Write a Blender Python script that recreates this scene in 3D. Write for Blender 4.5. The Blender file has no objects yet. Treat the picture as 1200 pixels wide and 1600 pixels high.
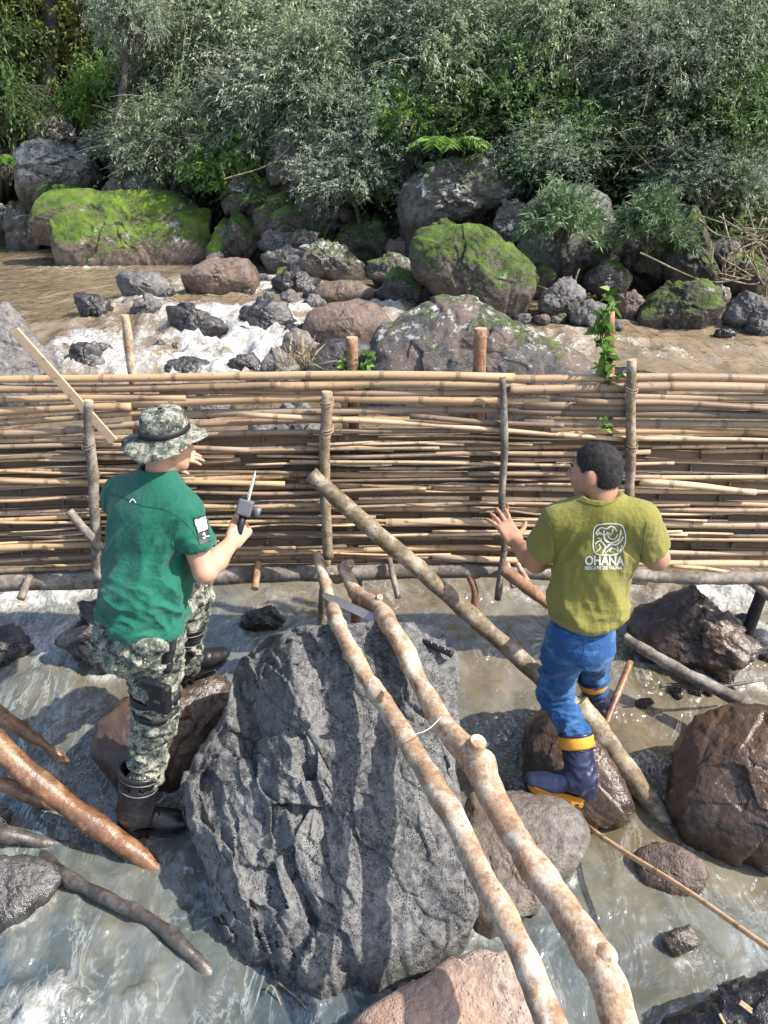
import bpy, bmesh, math, random
import numpy as np
from mathutils import Vector, Matrix
from mathutils.bvhtree import BVHTree

SC = bpy.context.scene
COL = SC.collection
R = math.radians

# ---------------------------------------------------------------- camera
CAM = np.array([0.0, 0.0, 2.65])
PITCH = R(25.0)
FPX = 1230.0                      # focal length in pixels of the 1200 x 1600 photograph
cam_data = bpy.data.cameras.new('camera')
cam = bpy.data.objects.new('camera', cam_data)
COL.objects.link(cam)
cam.location = CAM
cam.rotation_euler = (math.pi / 2 - PITCH, 0, 0)
cam_data.sensor_fit = 'VERTICAL'
cam_data.sensor_height = 36.0
cam_data.lens = 36.0 * FPX / 1600.0
cam_data.clip_start = 0.05
cam_data.clip_end = 400.0
SC.camera = cam

# ---------------------------------------------------------------- sky, sun, exposure
SUN_DIR = Vector((0.64, -0.2, 0.74)).normalized()      # towards the sun
world = bpy.data.worlds.new('World')
SC.world = world
world.use_nodes = True
wn = world.node_tree
wn.nodes.clear()
sky = wn.nodes.new('ShaderNodeTexSky')
sky.sky_type = 'NISHITA'
sky.sun_disc = False
sky.sun_elevation = math.asin(SUN_DIR.z)
sky.sun_rotation = math.atan2(SUN_DIR.x, SUN_DIR.y)
sky.air_density = 1.0
sky.dust_density = 2.0
bg = wn.nodes.new('ShaderNodeBackground')
bg.inputs['Strength'].default_value = 0.15
wo = wn.nodes.new('ShaderNodeOutputWorld')
wn.links.new(sky.outputs[0], bg.inputs['Color'])
wn.links.new(bg.outputs[0], wo.inputs['Surface'])
sun_data = bpy.data.lights.new('sun', 'SUN')
sun_data.energy = 4.2
sun_data.angle = R(0.6)
sun_data.color = (1.0, 0.95, 0.86)
sun = bpy.data.objects.new('sun', sun_data)
COL.objects.link(sun)
sun.rotation_euler = SUN_DIR.to_track_quat('Z', 'Y').to_euler()
sun.location = (6, -3, 9)
vs = SC.view_settings
vs.view_transform = 'Standard'
vs.look = 'None'
vs.exposure = 1.05
vs.gamma = 1.0
vs.use_curve_mapping = False
SC.cycles.use_denoising = True
SC.cycles.max_bounces = 6
SC.cycles.diffuse_bounces = 3
SC.cycles.glossy_bounces = 3
SC.cycles.transparent_max_bounces = 6
SC.cycles.sample_clamp_indirect = 4.0
SC.cycles.sample_clamp_direct = 12.0

# ---------------------------------------------------------------- pixel of the photograph -> place in the world
CP, SP = math.cos(PITCH), math.sin(PITCH)
def ray(px, py):
    x = (px - 600.0) / FPX
    y = (800.0 - py) / FPX
    return np.array([x, CP + y * SP, -SP + y * CP])
def P(px, py, Y):
    d = ray(px, py)
    return CAM + d * (Y / d[1])
def G(px, py, z):
    d = ray(px, py)
    return CAM + d * ((z - CAM[2]) / d[2])
def ppm(px, py, Y):
    """pixels of the photograph per metre at a place"""
    p = P(px, py, Y) - CAM
    return FPX / (p[1] * CP - p[2] * SP)

# ---------------------------------------------------------------- numpy noise
_rs = np.random.RandomState(7)
_perm = _rs.permutation(256).astype(np.int64)
_perm = np.concatenate([_perm, _perm, _perm])
_grad = _rs.normal(size=(256, 3))
_grad /= np.linalg.norm(_grad, axis=1)[:, None]
def noise(p, seed=0):
    """gradient noise, p (n,3), about -0.7..0.7"""
    p = np.asarray(p, dtype=np.float64) + seed * 17.37
    i = np.floor(p).astype(np.int64)
    f = p - i
    u = f * f * f * (f * (f * 6 - 15) + 10)
    i &= 255
    out = np.zeros(len(p))
    for dx in (0, 1):
        wx = u[:, 0] if dx else 1 - u[:, 0]
        a = _perm[(i[:, 0] + dx) & 255]
        for dy in (0, 1):
            wy = u[:, 1] if dy else 1 - u[:, 1]
            b = _perm[(a + i[:, 1] + dy) & 255]
            for dz in (0, 1):
                wz = u[:, 2] if dz else 1 - u[:, 2]
                g = _grad[_perm[(b + i[:, 2] + dz) & 255]]
                out += wx * wy * wz * (g[:, 0] * (f[:, 0] - dx) + g[:, 1] * (f[:, 1] - dy) + g[:, 2] * (f[:, 2] - dz))
    return out
def fbm(p, oct=4, seed=0, gain=0.5):
    p = np.asarray(p, dtype=np.float64)
    s = np.zeros(len(p)); a = 1.0
    for k in range(oct):
        s += a * noise(p * (2.03 ** k), seed + k)
        a *= gain
    return s
def smooth(a, b, x):
    t = np.clip((x - a) / (b - a), 0, 1)
    return t * t * (3 - 2 * t)

# ---------------------------------------------------------------- objects
def mesh_from(name, verts, faces, mat=None, smooth_shade=True):
    me = bpy.data.meshes.new(name)
    verts = np.asarray(verts, dtype=np.float32)
    if isinstance(faces, np.ndarray):
        n = faces.shape[1]
        me.vertices.add(len(verts)); me.vertices.foreach_set('co', verts.ravel())
        me.loops.add(faces.size); me.loops.foreach_set('vertex_index', faces.astype(np.int32).ravel())
        me.polygons.add(len(faces))
        me.polygons.foreach_set('loop_start', np.arange(0, faces.size, n, dtype=np.int32))
        me.update(calc_edges=True)
    else:
        me.from_pydata([tuple(v) for v in verts], [], faces)
        me.update()
    me.validate()
    if mat: me.materials.append(mat)
    me.polygons.foreach_set('use_smooth', np.full(len(me.polygons), smooth_shade, dtype=bool))
    return me
def obj(name, me, parent=None, loc=None):
    o = bpy.data.objects.new(name, me)
    COL.objects.link(o)
    if loc is not None: o.location = loc
    if parent: o.parent = parent
    return o
def placed(name, verts, faces, mat, parent=None, origin=None, shade=True):
    """mesh object built from world coordinates; a parent sits unrotated at parent.location"""
    verts = np.asarray(verts, dtype=np.float64)
    if parent is not None:
        off = np.zeros(3); q = parent
        while q is not None:
            off += np.array(q.location); q = q.parent
        o = obj(name, mesh_from(name, verts - off, faces, mat, shade), parent)
    else:
        if origin is None:
            origin = np.array([verts[:, 0].mean(), verts[:, 1].mean(), verts[:, 2].min()])
        o = obj(name, mesh_from(name, verts - origin, faces, mat, shade), None, origin)
    return o
def tag(o, label=None, cat=None, group=None, kind=None):
    if label: o['label'] = label
    if cat: o['category'] = cat
    if group: o['group'] = group
    if kind: o['kind'] = kind
    return o
def empty(name, loc, label, cat, group=None):
    o = obj(name, None, None, tuple(loc))
    o.empty_display_size = 0.1
    return tag(o, label, cat, group)

# ---------------------------------------------------------------- shapes
def spline(ctrl, n):
    """Catmull-Rom through control rows"""
    c = np.asarray(ctrl, dtype=float)
    c = np.vstack([2 * c[0] - c[1], c, 2 * c[-1] - c[-2]])
    m = len(c) - 3
    out = []
    for t in np.linspace(0, m, n):
        k = min(int(t), m - 1); f = t - k
        a, b, d, e = c[k], c[k + 1], c[k + 2], c[k + 3]
        out.append(0.5 * ((2 * b) + (-a + d) * f + (2 * a - 5 * b + 4 * d - e) * f * f + (-a + 3 * b - 3 * d + e) * f ** 3))
    return np.array(out)
def tube(path, rad, sides=10, cap=True, up=(0, 0, 1), rough=0.0, seed=0, rfreq=12.0):
    path = np.asarray(path, dtype=float); n = len(path)
    rad = np.broadcast_to(np.asarray(rad, dtype=float), (n,))
    tan = np.gradient(path, axis=0)
    tan /= np.linalg.norm(tan, axis=1)[:, None] + 1e-12
    ref = np.array(up, dtype=float)
    if abs(np.dot(tan[n // 2], ref)) > 0.9: ref = np.array([1.0, 0, 0])
    s = np.cross(tan, ref); s /= np.linalg.norm(s, axis=1)[:, None] + 1e-12
    u = np.cross(s, tan)
    th = np.linspace(0, 2 * math.pi, sides, endpoint=False)
    ring = s[:, None, :] * np.cos(th)[None, :, None] + u[:, None, :] * np.sin(th)[None, :, None]
    v = path[:, None, :] + ring * rad[:, None, None]
    if rough:
        d = fbm(v.reshape(-1, 3) * rfreq, 3, seed).reshape(n, sides)
        v = v + ring * (d * rough)[:, :, None]
    v = v.reshape(-1, 3)
    f = []
    for i in range(n - 1):
        for j in range(sides):
            j2 = (j + 1) % sides
            f.append((i * sides + j, i * sides + j2, (i + 1) * sides + j2, (i + 1) * sides + j))
    if cap:
        f.append(tuple(range(sides - 1, -1, -1)))
        f.append(tuple((n - 1) * sides + j for j in range(sides)))
    return v, f
def merge(*parts):
    V, F, k = [], [], 0
    for v, f in parts:
        V.append(np.asarray(v)); F += [tuple(i + k for i in q) for q in f]; k += len(v)
    return np.vstack(V), F
def box_vf(c, ax, ay, az):
    """box from centre and three half-axis vectors"""
    c, ax, ay, az = map(np.array, (c, ax, ay, az))
    v = [c + sx * ax + sy * ay + sz * az for sz in (-1, 1) for sy in (-1, 1) for sx in (-1, 1)]
    f = [(0, 2, 3, 1), (4, 5, 7, 6), (0, 1, 5, 4), (2, 6, 7, 3), (0, 4, 6, 2), (1, 3, 7, 5)]
    return np.array(v), f
def bevel(o, w=0.003, seg=2):
    m = o.modifiers.new('bevel', 'BEVEL'); m.width = w; m.segments = seg; m.limit_method = 'ANGLE'
    return o
# ---------------------------------------------------------------- materials
class N:
    def __init__(s, name):
        s.m = bpy.data.materials.new(name); s.m.use_nodes = True
        s.t = s.m.node_tree; s.t.nodes.clear()
        s.out = s.t.nodes.new('ShaderNodeOutputMaterial')
        s._tc = None
    def new(s, k): return s.t.nodes.new('ShaderNode' + k)
    def put(s, sock, v):
        if v is None: return
        if hasattr(v, 'is_output'): s.t.links.new(v, sock)
        else:
            if sock.type == 'RGBA' and len(v) == 3: v = (*v, 1)
            sock.default_value = v
    def co(s, k='Object'):
        if s._tc is None: s._tc = s.new('TexCoord')
        return s._tc.outputs[k]
    def map(s, vec=None, scale=(1, 1, 1), rot=(0, 0, 0), loc=(0, 0, 0)):
        n = s.new('Mapping'); s.put(n.inputs['Vector'], vec or s.co())
        n.inputs['Scale'].default_value = scale; n.inputs['Rotation'].default_value = rot; n.inputs['Location'].default_value = loc
        return n.outputs[0]
    def noise(s, scale, detail=4, rough=0.55, vec=None, dist=0.0):
        n = s.new('TexNoise'); s.put(n.inputs['Vector'], vec or s.co())
        n.inputs['Scale'].default_value = scale; n.inputs['Detail'].default_value = detail
        n.inputs['Roughness'].default_value = rough; n.inputs['Distortion'].default_value = dist
        return n.outputs[0]
    def voro(s, scale, vec=None, feature='F1', out='Distance', rnd=1.0):
        n = s.new('TexVoronoi'); n.feature = feature; s.put(n.inputs['Vector'], vec or s.co())
        n.inputs['Scale'].default_value = scale; n.inputs['Randomness'].default_value = rnd
        return n.outputs[out]
    def wave(s, scale, vec=None, dist=2.0, detail=2, axis='X'):
        n = s.new('TexWave'); s.put(n.inputs['Vector'], vec or s.co()); n.bands_direction = axis
        n.inputs['Scale'].default_value = scale; n.inputs['Distortion'].default_value = dist; n.inputs['Detail'].default_value = detail
        return n.outputs['Fac']
    def ramp(s, fac, stops, const=False):
        n = s.new('ValToRGB'); s.put(n.inputs[0], fac)
        e = n.color_ramp.elements
        while len(e) < len(stops): e.new(0.5)
        for q, (p, c) in zip(e, stops):
            q.position = p
            if not isinstance(c, (tuple, list)): c = (c, c, c)
            q.color = (*c, 1)
        if const: n.color_ramp.interpolation = 'CONSTANT'
        return n.outputs[0]
    def mix(s, fac, a, b, mode='MIX'):
        n = s.new('Mix'); n.data_type = 'RGBA'; n.blend_type = mode
        s.put(n.inputs[0], fac); s.put(n.inputs[6], a); s.put(n.inputs[7], b)
        return n.outputs[2]
    def math(s, op, a, b=None, c=None, clamp=False):
        n = s.new('Math'); n.operation = op; n.use_clamp = clamp
        s.put(n.inputs[0], a); s.put(n.inputs[1], b); s.put(n.inputs[2], c)
        return n.outputs[0]
    def attr(s, name, out='Fac'):
        n = s.new('Attribute'); n.attribute_name = name
        return n.outputs[out]
    def rand(s): return s.new('ObjectInfo').outputs['Random']
    def normal_z(s):
        g = s.new('NewGeometry'); x = s.new('SeparateXYZ'); s.put(x.inputs[0], g.outputs['Normal'])
        return x.outputs['Z']
    def pos(s, k='Z'):
        g = s.new('NewGeometry'); x = s.new('SeparateXYZ'); s.put(x.inputs[0], g.outputs['Position'])
        return x.outputs[k]
    def bump(s, h, strength=0.5, dist=0.01, nrm=None):
        n = s.new('Bump'); s.put(n.inputs['Height'], h); n.inputs['Strength'].default_value = strength
        n.inputs['Distance'].default_value = dist; s.put(n.inputs['Normal'], nrm)
        return n.outputs[0]
    def bsdf(s, col, rough=0.6, nrm=None, spec=0.5, metal=0.0, **kw):
        n = s.new('BsdfPrincipled'); s.put(n.inputs['Base Color'], col); s.put(n.inputs['Roughness'], rough)
        s.put(n.inputs['Normal'], nrm); s.put(n.inputs['Specular IOR Level'], spec); s.put(n.inputs['Metallic'], metal)
        for k, v in kw.items(): s.put(n.inputs[k.replace('_', ' ')], v)
        return n.outputs[0]
    def mixs(s, fac, a, b):
        n = s.new('MixShader'); s.put(n.inputs[0], fac); s.t.links.new(a, n.inputs[1]); s.t.links.new(b, n.inputs[2])
        return n.outputs[0]
    def done(s, sh):
        s.t.links.new(sh, s.out.inputs['Surface']); return s.m

def mat_rock(name, dark, light, moss=0.0, lichen=0.0, rough=0.8, pits=0.5, tint=None, bk=0.9, mosscol=((0.035, 0.055, 0.012), (0.12, 0.19, 0.025)), scale=1.0, lich_col=(0.5, 0.5, 0.47)):
    n = N(name)
    big = n.noise(2.2 * scale, 6, 0.62)
    fine = n.noise(26 * scale, 5, 0.65)
    c = n.mix(n.ramp(big, [(0.34, 0.0), (0.64, 1.0)]), dark, light)
    c = n.mix(n.math('MULTIPLY', n.ramp(fine, [(0.42, 0.0), (0.68, 1.0)]), 0.6), c, tuple(v * 1.8 for v in light))
    c = n.mix(n.ramp(n.noise(11 * scale, 6, 0.7, n.map(loc=(7, 7, 2))), [(0.36, 0.7), (0.48, 0.0)]), c, tuple(v * 0.4 for v in dark))
    if tint:
        c = n.mix(n.ramp(n.noise(1.7 * scale, 4, 0.6, n.map(loc=(3, 1, 7))), [(0.48, 0.0), (0.62, 0.8)]), c, tint)
    vo = n.voro(75 * scale)
    pit = n.ramp(vo, [(0.12, 0.0), (0.36, 1.0)])
    pitmask = n.ramp(n.noise(9 * scale, 3, 0.6, n.map(loc=(5, 5, 5))), [(0.42, 0.0), (0.6, 1.0)])
    pm = n.math('MULTIPLY', n.math('SUBTRACT', 1.0, pit), n.math('MULTIPLY', pitmask, pits), clamp=True)
    c = n.mix(pm, c, tuple(v * 0.35 for v in dark))
    r = n.math('ADD', n.math('MULTIPLY', fine, 0.25), rough - 0.12)
    if lichen > 0:
        l = n.noise(5.0 * scale, 7, 0.72, n.map(loc=(9, 2, 4)))
        up = n.math('MULTIPLY', n.math('ADD', n.normal_z(), 0.35), 0.185)
        lm = n.ramp(n.math('ADD', l, up), [(0.78 - 0.22 * lichen, 0.0), (0.83 - 0.2 * lichen, 1.0)])
        c = n.mix(lm, c, n.mix(fine, lich_col, tuple(v * 0.6 for v in lich_col)))
        r = n.math('ADD', r, n.math('MULTIPLY', lm, 0.2))
    h = n.math('ADD', n.math('MULTIPLY', fine, 0.5), n.math('MULTIPLY', n.noise(95 * scale, 3, 0.6), 0.25))
    h = n.math('SUBTRACT', h, n.math('MULTIPLY', pm, 0.8))
    if moss > 0:
        mn = n.math('ADD', n.math('MULTIPLY', n.noise(2.6 * scale, 6, 0.7, n.map(loc=(1, 8, 2))), 0.75), n.math('MULTIPLY', n.noise(13 * scale, 6, 0.75, n.map(loc=(3, 8, 2))), 0.27))
        mm = n.ramp(n.math('ADD', mn, n.math('MULTIPLY', n.normal_z(), 0.42)), [(1.0 - 0.40 * moss, 0.0), (1.12 - 0.40 * moss, 1.0)])
        mt = n.noise(60 * scale, 4, 0.7)
        mv = n.math('ADD', n.math('MULTIPLY', n.noise(4.5 * scale, 4, 0.6, n.map(loc=(2, 2, 9))), 0.75), n.math('MULTIPLY', mt, 0.35))
        mc = n.mix(n.ramp(mv, [(0.44, 0.0), (0.66, 1.0)]), *mosscol)
        mc = n.mix(n.ramp(n.noise(15 * scale, 6, 0.75, n.map(loc=(6, 1, 3))), [(0.51, 0.0), (0.61, 0.8)]), mc, (0.14, 0.125, 0.08))
        c = n.mix(mm, c, mc)
        r = n.math('ADD', r, n.math('MULTIPLY', mm, 0.3), clamp=True)
        h = n.math('ADD', h, n.math('MULTIPLY', mm, n.math('ADD', 0.5, n.math('MULTIPLY', mt, 1.4))))
    w = n.attr('wet')
    c = n.mix(n.math('MULTIPLY', w, 0.75), c, n.mix(1.0, c, (0.38, 0.36, 0.34), 'MULTIPLY'))
    r = n.math('SUBTRACT', r, n.math('MULTIPLY', w, 0.4), clamp=True)
    return n.done(n.bsdf(c, r, n.bump(h, bk, 0.024 / scale ** 0.5), 0.45))

RK = {}
RK['basalt'] = mat_rock('basalt', (0.06, 0.059, 0.06), (0.145, 0.143, 0.14), pits=1.0, rough=0.85, scale=1.6)
RK['grey'] = mat_rock('grey_rock', (0.055, 0.052, 0.052), (0.15, 0.14, 0.132), pits=0.5, rough=0.75)
RK['dark'] = mat_rock('dark_wet_rock', (0.016, 0.015, 0.016), (0.05, 0.046, 0.046), pits=0.25, rough=0.34, bk=0.6)
RK['brown'] = mat_rock('brown_rock', (0.05, 0.036, 0.03), (0.13, 0.092, 0.074), pits=0.3, rough=0.55, tint=(0.17, 0.115, 0.085))
RK['wetbrown'] = mat_rock('wet_brown_rock', (0.022, 0.017, 0.014), (0.075, 0.052, 0.042), pits=0.2, rough=0.3, bk=0.45, tint=(0.085, 0.05, 0.03))
RK['tan'] = mat_rock('tan_rock', (0.2, 0.145, 0.115), (0.3, 0.235, 0.2), pits=0.25, rough=0.9, tint=(0.38, 0.235, 0.16))
RK['taupe'] = mat_rock('taupe_rock', (0.07, 0.06, 0.053), (0.15, 0.13, 0.115), pits=0.25, rough=0.6, bk=0.6, tint=(0.12, 0.088, 0.068))
RK['lichen'] = mat_rock('lichen_rock', (0.035, 0.033, 0.034), (0.1, 0.092, 0.088), moss=0.45, lichen=0.2, scale=2.0, tint=(0.17, 0.12, 0.1))
RK['lichen_bank'] = mat_rock('lichen_bank_rock', (0.05, 0.043, 0.037), (0.12, 0.105, 0.09), moss=0.6, lichen=0.45, scale=1.2)
RK['white'] = mat_rock('white_lichen_rock', (0.06, 0.055, 0.05), (0.15, 0.14, 0.125), moss=0.4, lichen=0.55, scale=1.2, lich_col=(0.4, 0.4, 0.37))
RK['moss'] = mat_rock('mossy_rock', (0.04, 0.032, 0.026), (0.11, 0.09, 0.072), moss=1.0, lichen=0.35, scale=0.8, mosscol=((0.026, 0.048, 0.009), (0.1, 0.17, 0.018)))
RK['mossbright'] = mat_rock('bright_moss_rock', (0.06, 0.046, 0.036), (0.14, 0.11, 0.088), moss=1.08, lichen=0.45, scale=0.9, mosscol=((0.04, 0.07, 0.01), (0.14, 0.235, 0.02)))
RK['mossdark'] = mat_rock('dark_moss_rock', (0.03, 0.026, 0.023), (0.085, 0.072, 0.06), moss=0.86, lichen=0.25, scale=0.8)

def mat_bark(name, dark, light, patch=None, rough=0.75, sc=1.0, wet=0.0):
    n = N(name)
    v = n.map(scale=(1, 1, 1))
    big = n.noise(7 * sc, 5, 0.6)
    c = n.mix(n.ramp(big, [(0.35, 0.0), (0.65, 1.0)]), dark, light)
    fine = n.noise(55 * sc, 4, 0.65)
    c = n.mix(n.ramp(fine, [(0.38, 0.0), (0.7, 0.75)]), c, tuple(q * 0.5 for q in dark))
    c = n.mix(n.ramp(n.noise(23 * sc, 5, 0.7, n.map(loc=(2, 9, 4))), [(0.55, 0.0), (0.62, 0.6)]), c, tuple(q * 0.55 for q in dark))
    if patch:
        pm = n.ramp(n.noise(11 * sc, 6, 0.72, n.map(loc=(4, 4, 1))), [(0.48, 0.0), (0.66, 0.85)])
        c = n.mix(pm, c, patch)
    spots = n.ramp(n.voro(16 * sc), [(0.05, 1.0), (0.12, 0.0)])
    c = n.mix(n.math('MULTIPLY', spots, 0.7), c, tuple(q * 0.3 for q in dark))
    h = n.math('ADD', n.math('MULTIPLY', big, 0.6), fine)
    return n.done(n.bsdf(c, n.math('ADD', rough - 0.15, n.math('MULTIPLY', fine, 0.3)), n.bump(h, 0.6, 0.006), 0.4 + 0.3 * wet))
WOOD = {}
WOOD['pale'] = mat_bark('pale_bark', (0.26, 0.15, 0.085), (0.45, 0.33, 0.22), (0.52, 0.48, 0.4))
WOOD['grey'] = mat_bark('grey_bark', (0.1, 0.085, 0.07), (0.25, 0.21, 0.175), (0.34, 0.31, 0.27))
WOOD['mossy'] = mat_bark('olive_bark', (0.12, 0.09, 0.05), (0.3, 0.23, 0.15), (0.4, 0.35, 0.28))
WOOD['wet'] = mat_bark('wet_brown_bark', (0.1, 0.045, 0.02), (0.28, 0.13, 0.055), (0.33, 0.2, 0.11), rough=0.4, wet=1)
WOOD['darkwet'] = mat_bark('dark_wet_bark', (0.03, 0.025, 0.022), (0.09, 0.075, 0.065), (0.13, 0.115, 0.1), rough=0.42, wet=1)
WOOD['cut'] = mat_bark('cut_wood', (0.42, 0.28, 0.15), (0.6, 0.44, 0.27), sc=2)
WOOD['red'] = mat_bark('reddish_bark', (0.2, 0.1, 0.055), (0.38, 0.23, 0.14))
WOOD['char'] = mat_bark('charred_bark', (0.012, 0.012, 0.013), (0.035, 0.033, 0.033))
WOOD['twig'] = mat_bark('grey_twigs', (0.13, 0.115, 0.09), (0.27, 0.24, 0.19))
WOOD['trunk'] = mat_bark('forest_trunk', (0.05, 0.043, 0.034), (0.15, 0.13, 0.105), (0.2, 0.185, 0.16))

def mat_bamboo(name, a, b, c2, inner=False):
    n = N(name)
    rnd = n.rand()
    vv = n.new('VectorMath'); vv.operation = 'ADD'
    n.put(vv.inputs[0], n.map(scale=(0.35, 5, 5)))
    cx = n.new('CombineXYZ'); n.put(cx.inputs[0], n.math('MULTIPLY', rnd, 37.0)); n.put(cx.inputs[1], n.math('MULTIPLY', rnd, 11.0))
    n.put(vv.inputs[1], cx.outputs[0])
    vec = vv.outputs[0]
    streak = n.noise(6, 5, 0.65, vec)
    c = n.mix(n.ramp(streak, [(0.3, 0.0), (0.7, 1.0)]), a, b)
    c = n.mix(n.ramp(n.math('ADD', n.math('MULTIPLY', n.noise(2.3, 5, 0.7, vec), 0.7), n.math('MULTIPLY', rnd, 0.42)), [(0.44, 0.0), (0.68, 0.9)]), c, c2)
    sp = n.ramp(n.noise(38, 4, 0.7), [(0.58, 0.0), (0.7, 0.75)])
    c = n.mix(sp, c, tuple(q * 0.35 for q in c2))
    node = n.attr('node')
    c = n.mix(n.math('MULTIPLY', node, 0.8), c, (0.07, 0.055, 0.045))
    h = n.math('ADD', streak, n.math('MULTIPLY', n.noise(60, 3), 0.4))
    return n.done(n.bsdf(c, 0.9 if inner else 0.5, n.bump(h, 0.35, 0.003), 0.3))
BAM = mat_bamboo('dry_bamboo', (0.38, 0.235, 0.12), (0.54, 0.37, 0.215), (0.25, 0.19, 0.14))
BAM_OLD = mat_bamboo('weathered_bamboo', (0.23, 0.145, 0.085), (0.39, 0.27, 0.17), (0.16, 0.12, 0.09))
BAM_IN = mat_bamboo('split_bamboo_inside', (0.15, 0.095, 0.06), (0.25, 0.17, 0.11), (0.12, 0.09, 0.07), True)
BAM_PALE = mat_bamboo('fresh_split_bamboo', (0.52, 0.35, 0.2), (0.65, 0.47, 0.3), (0.42, 0.31, 0.21))

def mat_plain(name, col, rough=0.5, spec=0.5, metal=0.0, var=0.25, sc=40, bump=0.1):
    n = N(name)
    f = n.noise(sc, 4, 0.6)
    c = n.mix(f, tuple(q * (1 - var) for q in col), tuple(min(1, q * (1 + var)) for q in col))
    return n.done(n.bsdf(c, rough, n.bump(f, bump, 0.004), spec, metal))
def mat_leaf(name, stops, trans=0.35, rough=0.45):
    n = N(name)
    a = n.attr('tint')
    c = n.ramp(a, stops)
    hs = n.new('HueSaturation'); n.put(hs.inputs['Color'], c)
    n.put(hs.inputs['Value'], n.math('ADD', 1.2, n.math('MULTIPLY', n.rand(), 0.75)))
    c = hs.outputs[0]
    t = n.new('BsdfTranslucent'); n.put(t.inputs[0], c)
    return n.done(n.mixs(trans, n.bsdf(c, rough, None, 0.35), t.outputs[0]))
# ---------------------------------------------------------------- the river
_wy = np.array([-6, 0, 1.2, 2.2, 2.9, 3.5, 4.5, 6, 7.2, 8.2, 9.2, 10.5, 40])
_wz = np.array([-.05, -.03, 0, .03, .12, .24, .32, .42, .52, .66, .84, .9, .95])
def water_z(x, y):
    return np.interp(y, _wy, _wz)
def water_hit(px, py):
    d = ray(px, py)
    t = np.linspace(1.0, 40, 4000)
    p = CAM[None] + d[None] * t[:, None]
    below = p[:, 2] < water_z(p[:, 0], p[:, 1])
    k = int(np.argmax(below)) if below.any() else len(t) - 1
    return p[k]

# foam: where the current breaks (centre and size of each churned patch, found in the photograph, laid in the world)
FOAM = []
for px, py, w, h, a in [(330, 545, 110, 26, 1.3), (250, 515, 60, 30, 1.0), (430, 505, 60, 28, 1.0), (190, 575, 90, 18, 1.2),
                        (120, 555, 40, 24, 0.9), (300, 440, 40, 14, 0.5), (370, 450, 90, 10, 0.9), (440, 545, 50, 25, 1.1),
                        (300, 580, 120, 12, 1.2), (470, 435, 70, 8, 0.8), (610, 480, 30, 14, 0.9), (520, 462, 60, 8, 0.7), (130, 418, 60, 5, 0.6),
                        (215, 478, 45, 14, 0.7), (150, 505, 30, 8, 0.5), (340, 500, 60, 14, 1.0), (400, 570, 60, 14, 1.0),
                        (880, 545, 60, 14, 0.7), (940, 545, 60, 14, 0.6), (1050, 555, 60, 8, 0.5), (1120, 545, 60, 6, 0.35), (860, 525, 60, 8, 0.6),
                        (40, 935, 90, 22, 1.1), (150, 930, 90, 18, 1.0), (90, 985, 60, 34, 0.75), (30, 1000, 50, 22, 0.5), (60, 1030, 40, 20, 0.4),
                        (1110, 930, 120, 25, 1.0), (1180, 1060, 50, 20, 0.8), (1010, 930, 60, 20, 0.6), (1180, 985, 40, 40, 0.7), (1100, 1060, 90, 12, 0.6),
                        (700, 925, 120, 18, 0.45), (590, 915, 60, 12, 0.35), (850, 925, 80, 20, 0.5), (740, 1020, 40, 20, 0.3), (450, 930, 60, 16, 0.35),
                        (400, 985, 40, 10, 0.45), (330, 960, 40, 20, 0.3), (350, 1000, 60, 14, 0.2),
                        (70, 1585, 80, 34, 1.1), (200, 1570, 60, 30, 0.75), (130, 1520, 90, 30, 0.3), (20, 1480, 40, 40, 0.45), (250, 1440, 60, 30, 0.3),
                        (180, 1190, 40, 40, 0.4), (90, 1200, 25, 20, 0.6), (85, 1280, 40, 16, 0.5), (300, 1280, 30, 60, 0.4), (230, 1160, 60, 30, 0.25),
                        (340, 1210, 30, 40, 0.4), (120, 1420, 60, 60, 0.3), (230, 1500, 50, 30, 0.35), (300, 1400, 40, 60, 0.3), (180, 1380, 30, 20, 0.4),
                        (960, 1120, 50, 25, 0.3), (1090, 1360, 60, 14, 0.25), (980, 1180, 40, 20, 0.3), (840, 1440, 30, 30, 0.5), (780, 1080, 40, 30, 0.3)]:
    if py < 600: w, h, a = w * 1.25, h * 1.25, a * 1.2
    c = water_hit(px, py)
    s = FPX / ((c[1] * CP - (c[2] - CAM[2]) * SP))
    rx = w / s
    ry = abs(water_hit(px, py - h)[1] - water_hit(px, py + h)[1]) / 2 + 0.04
    FOAM.append((c[0], c[1], rx, ry, a))
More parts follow.
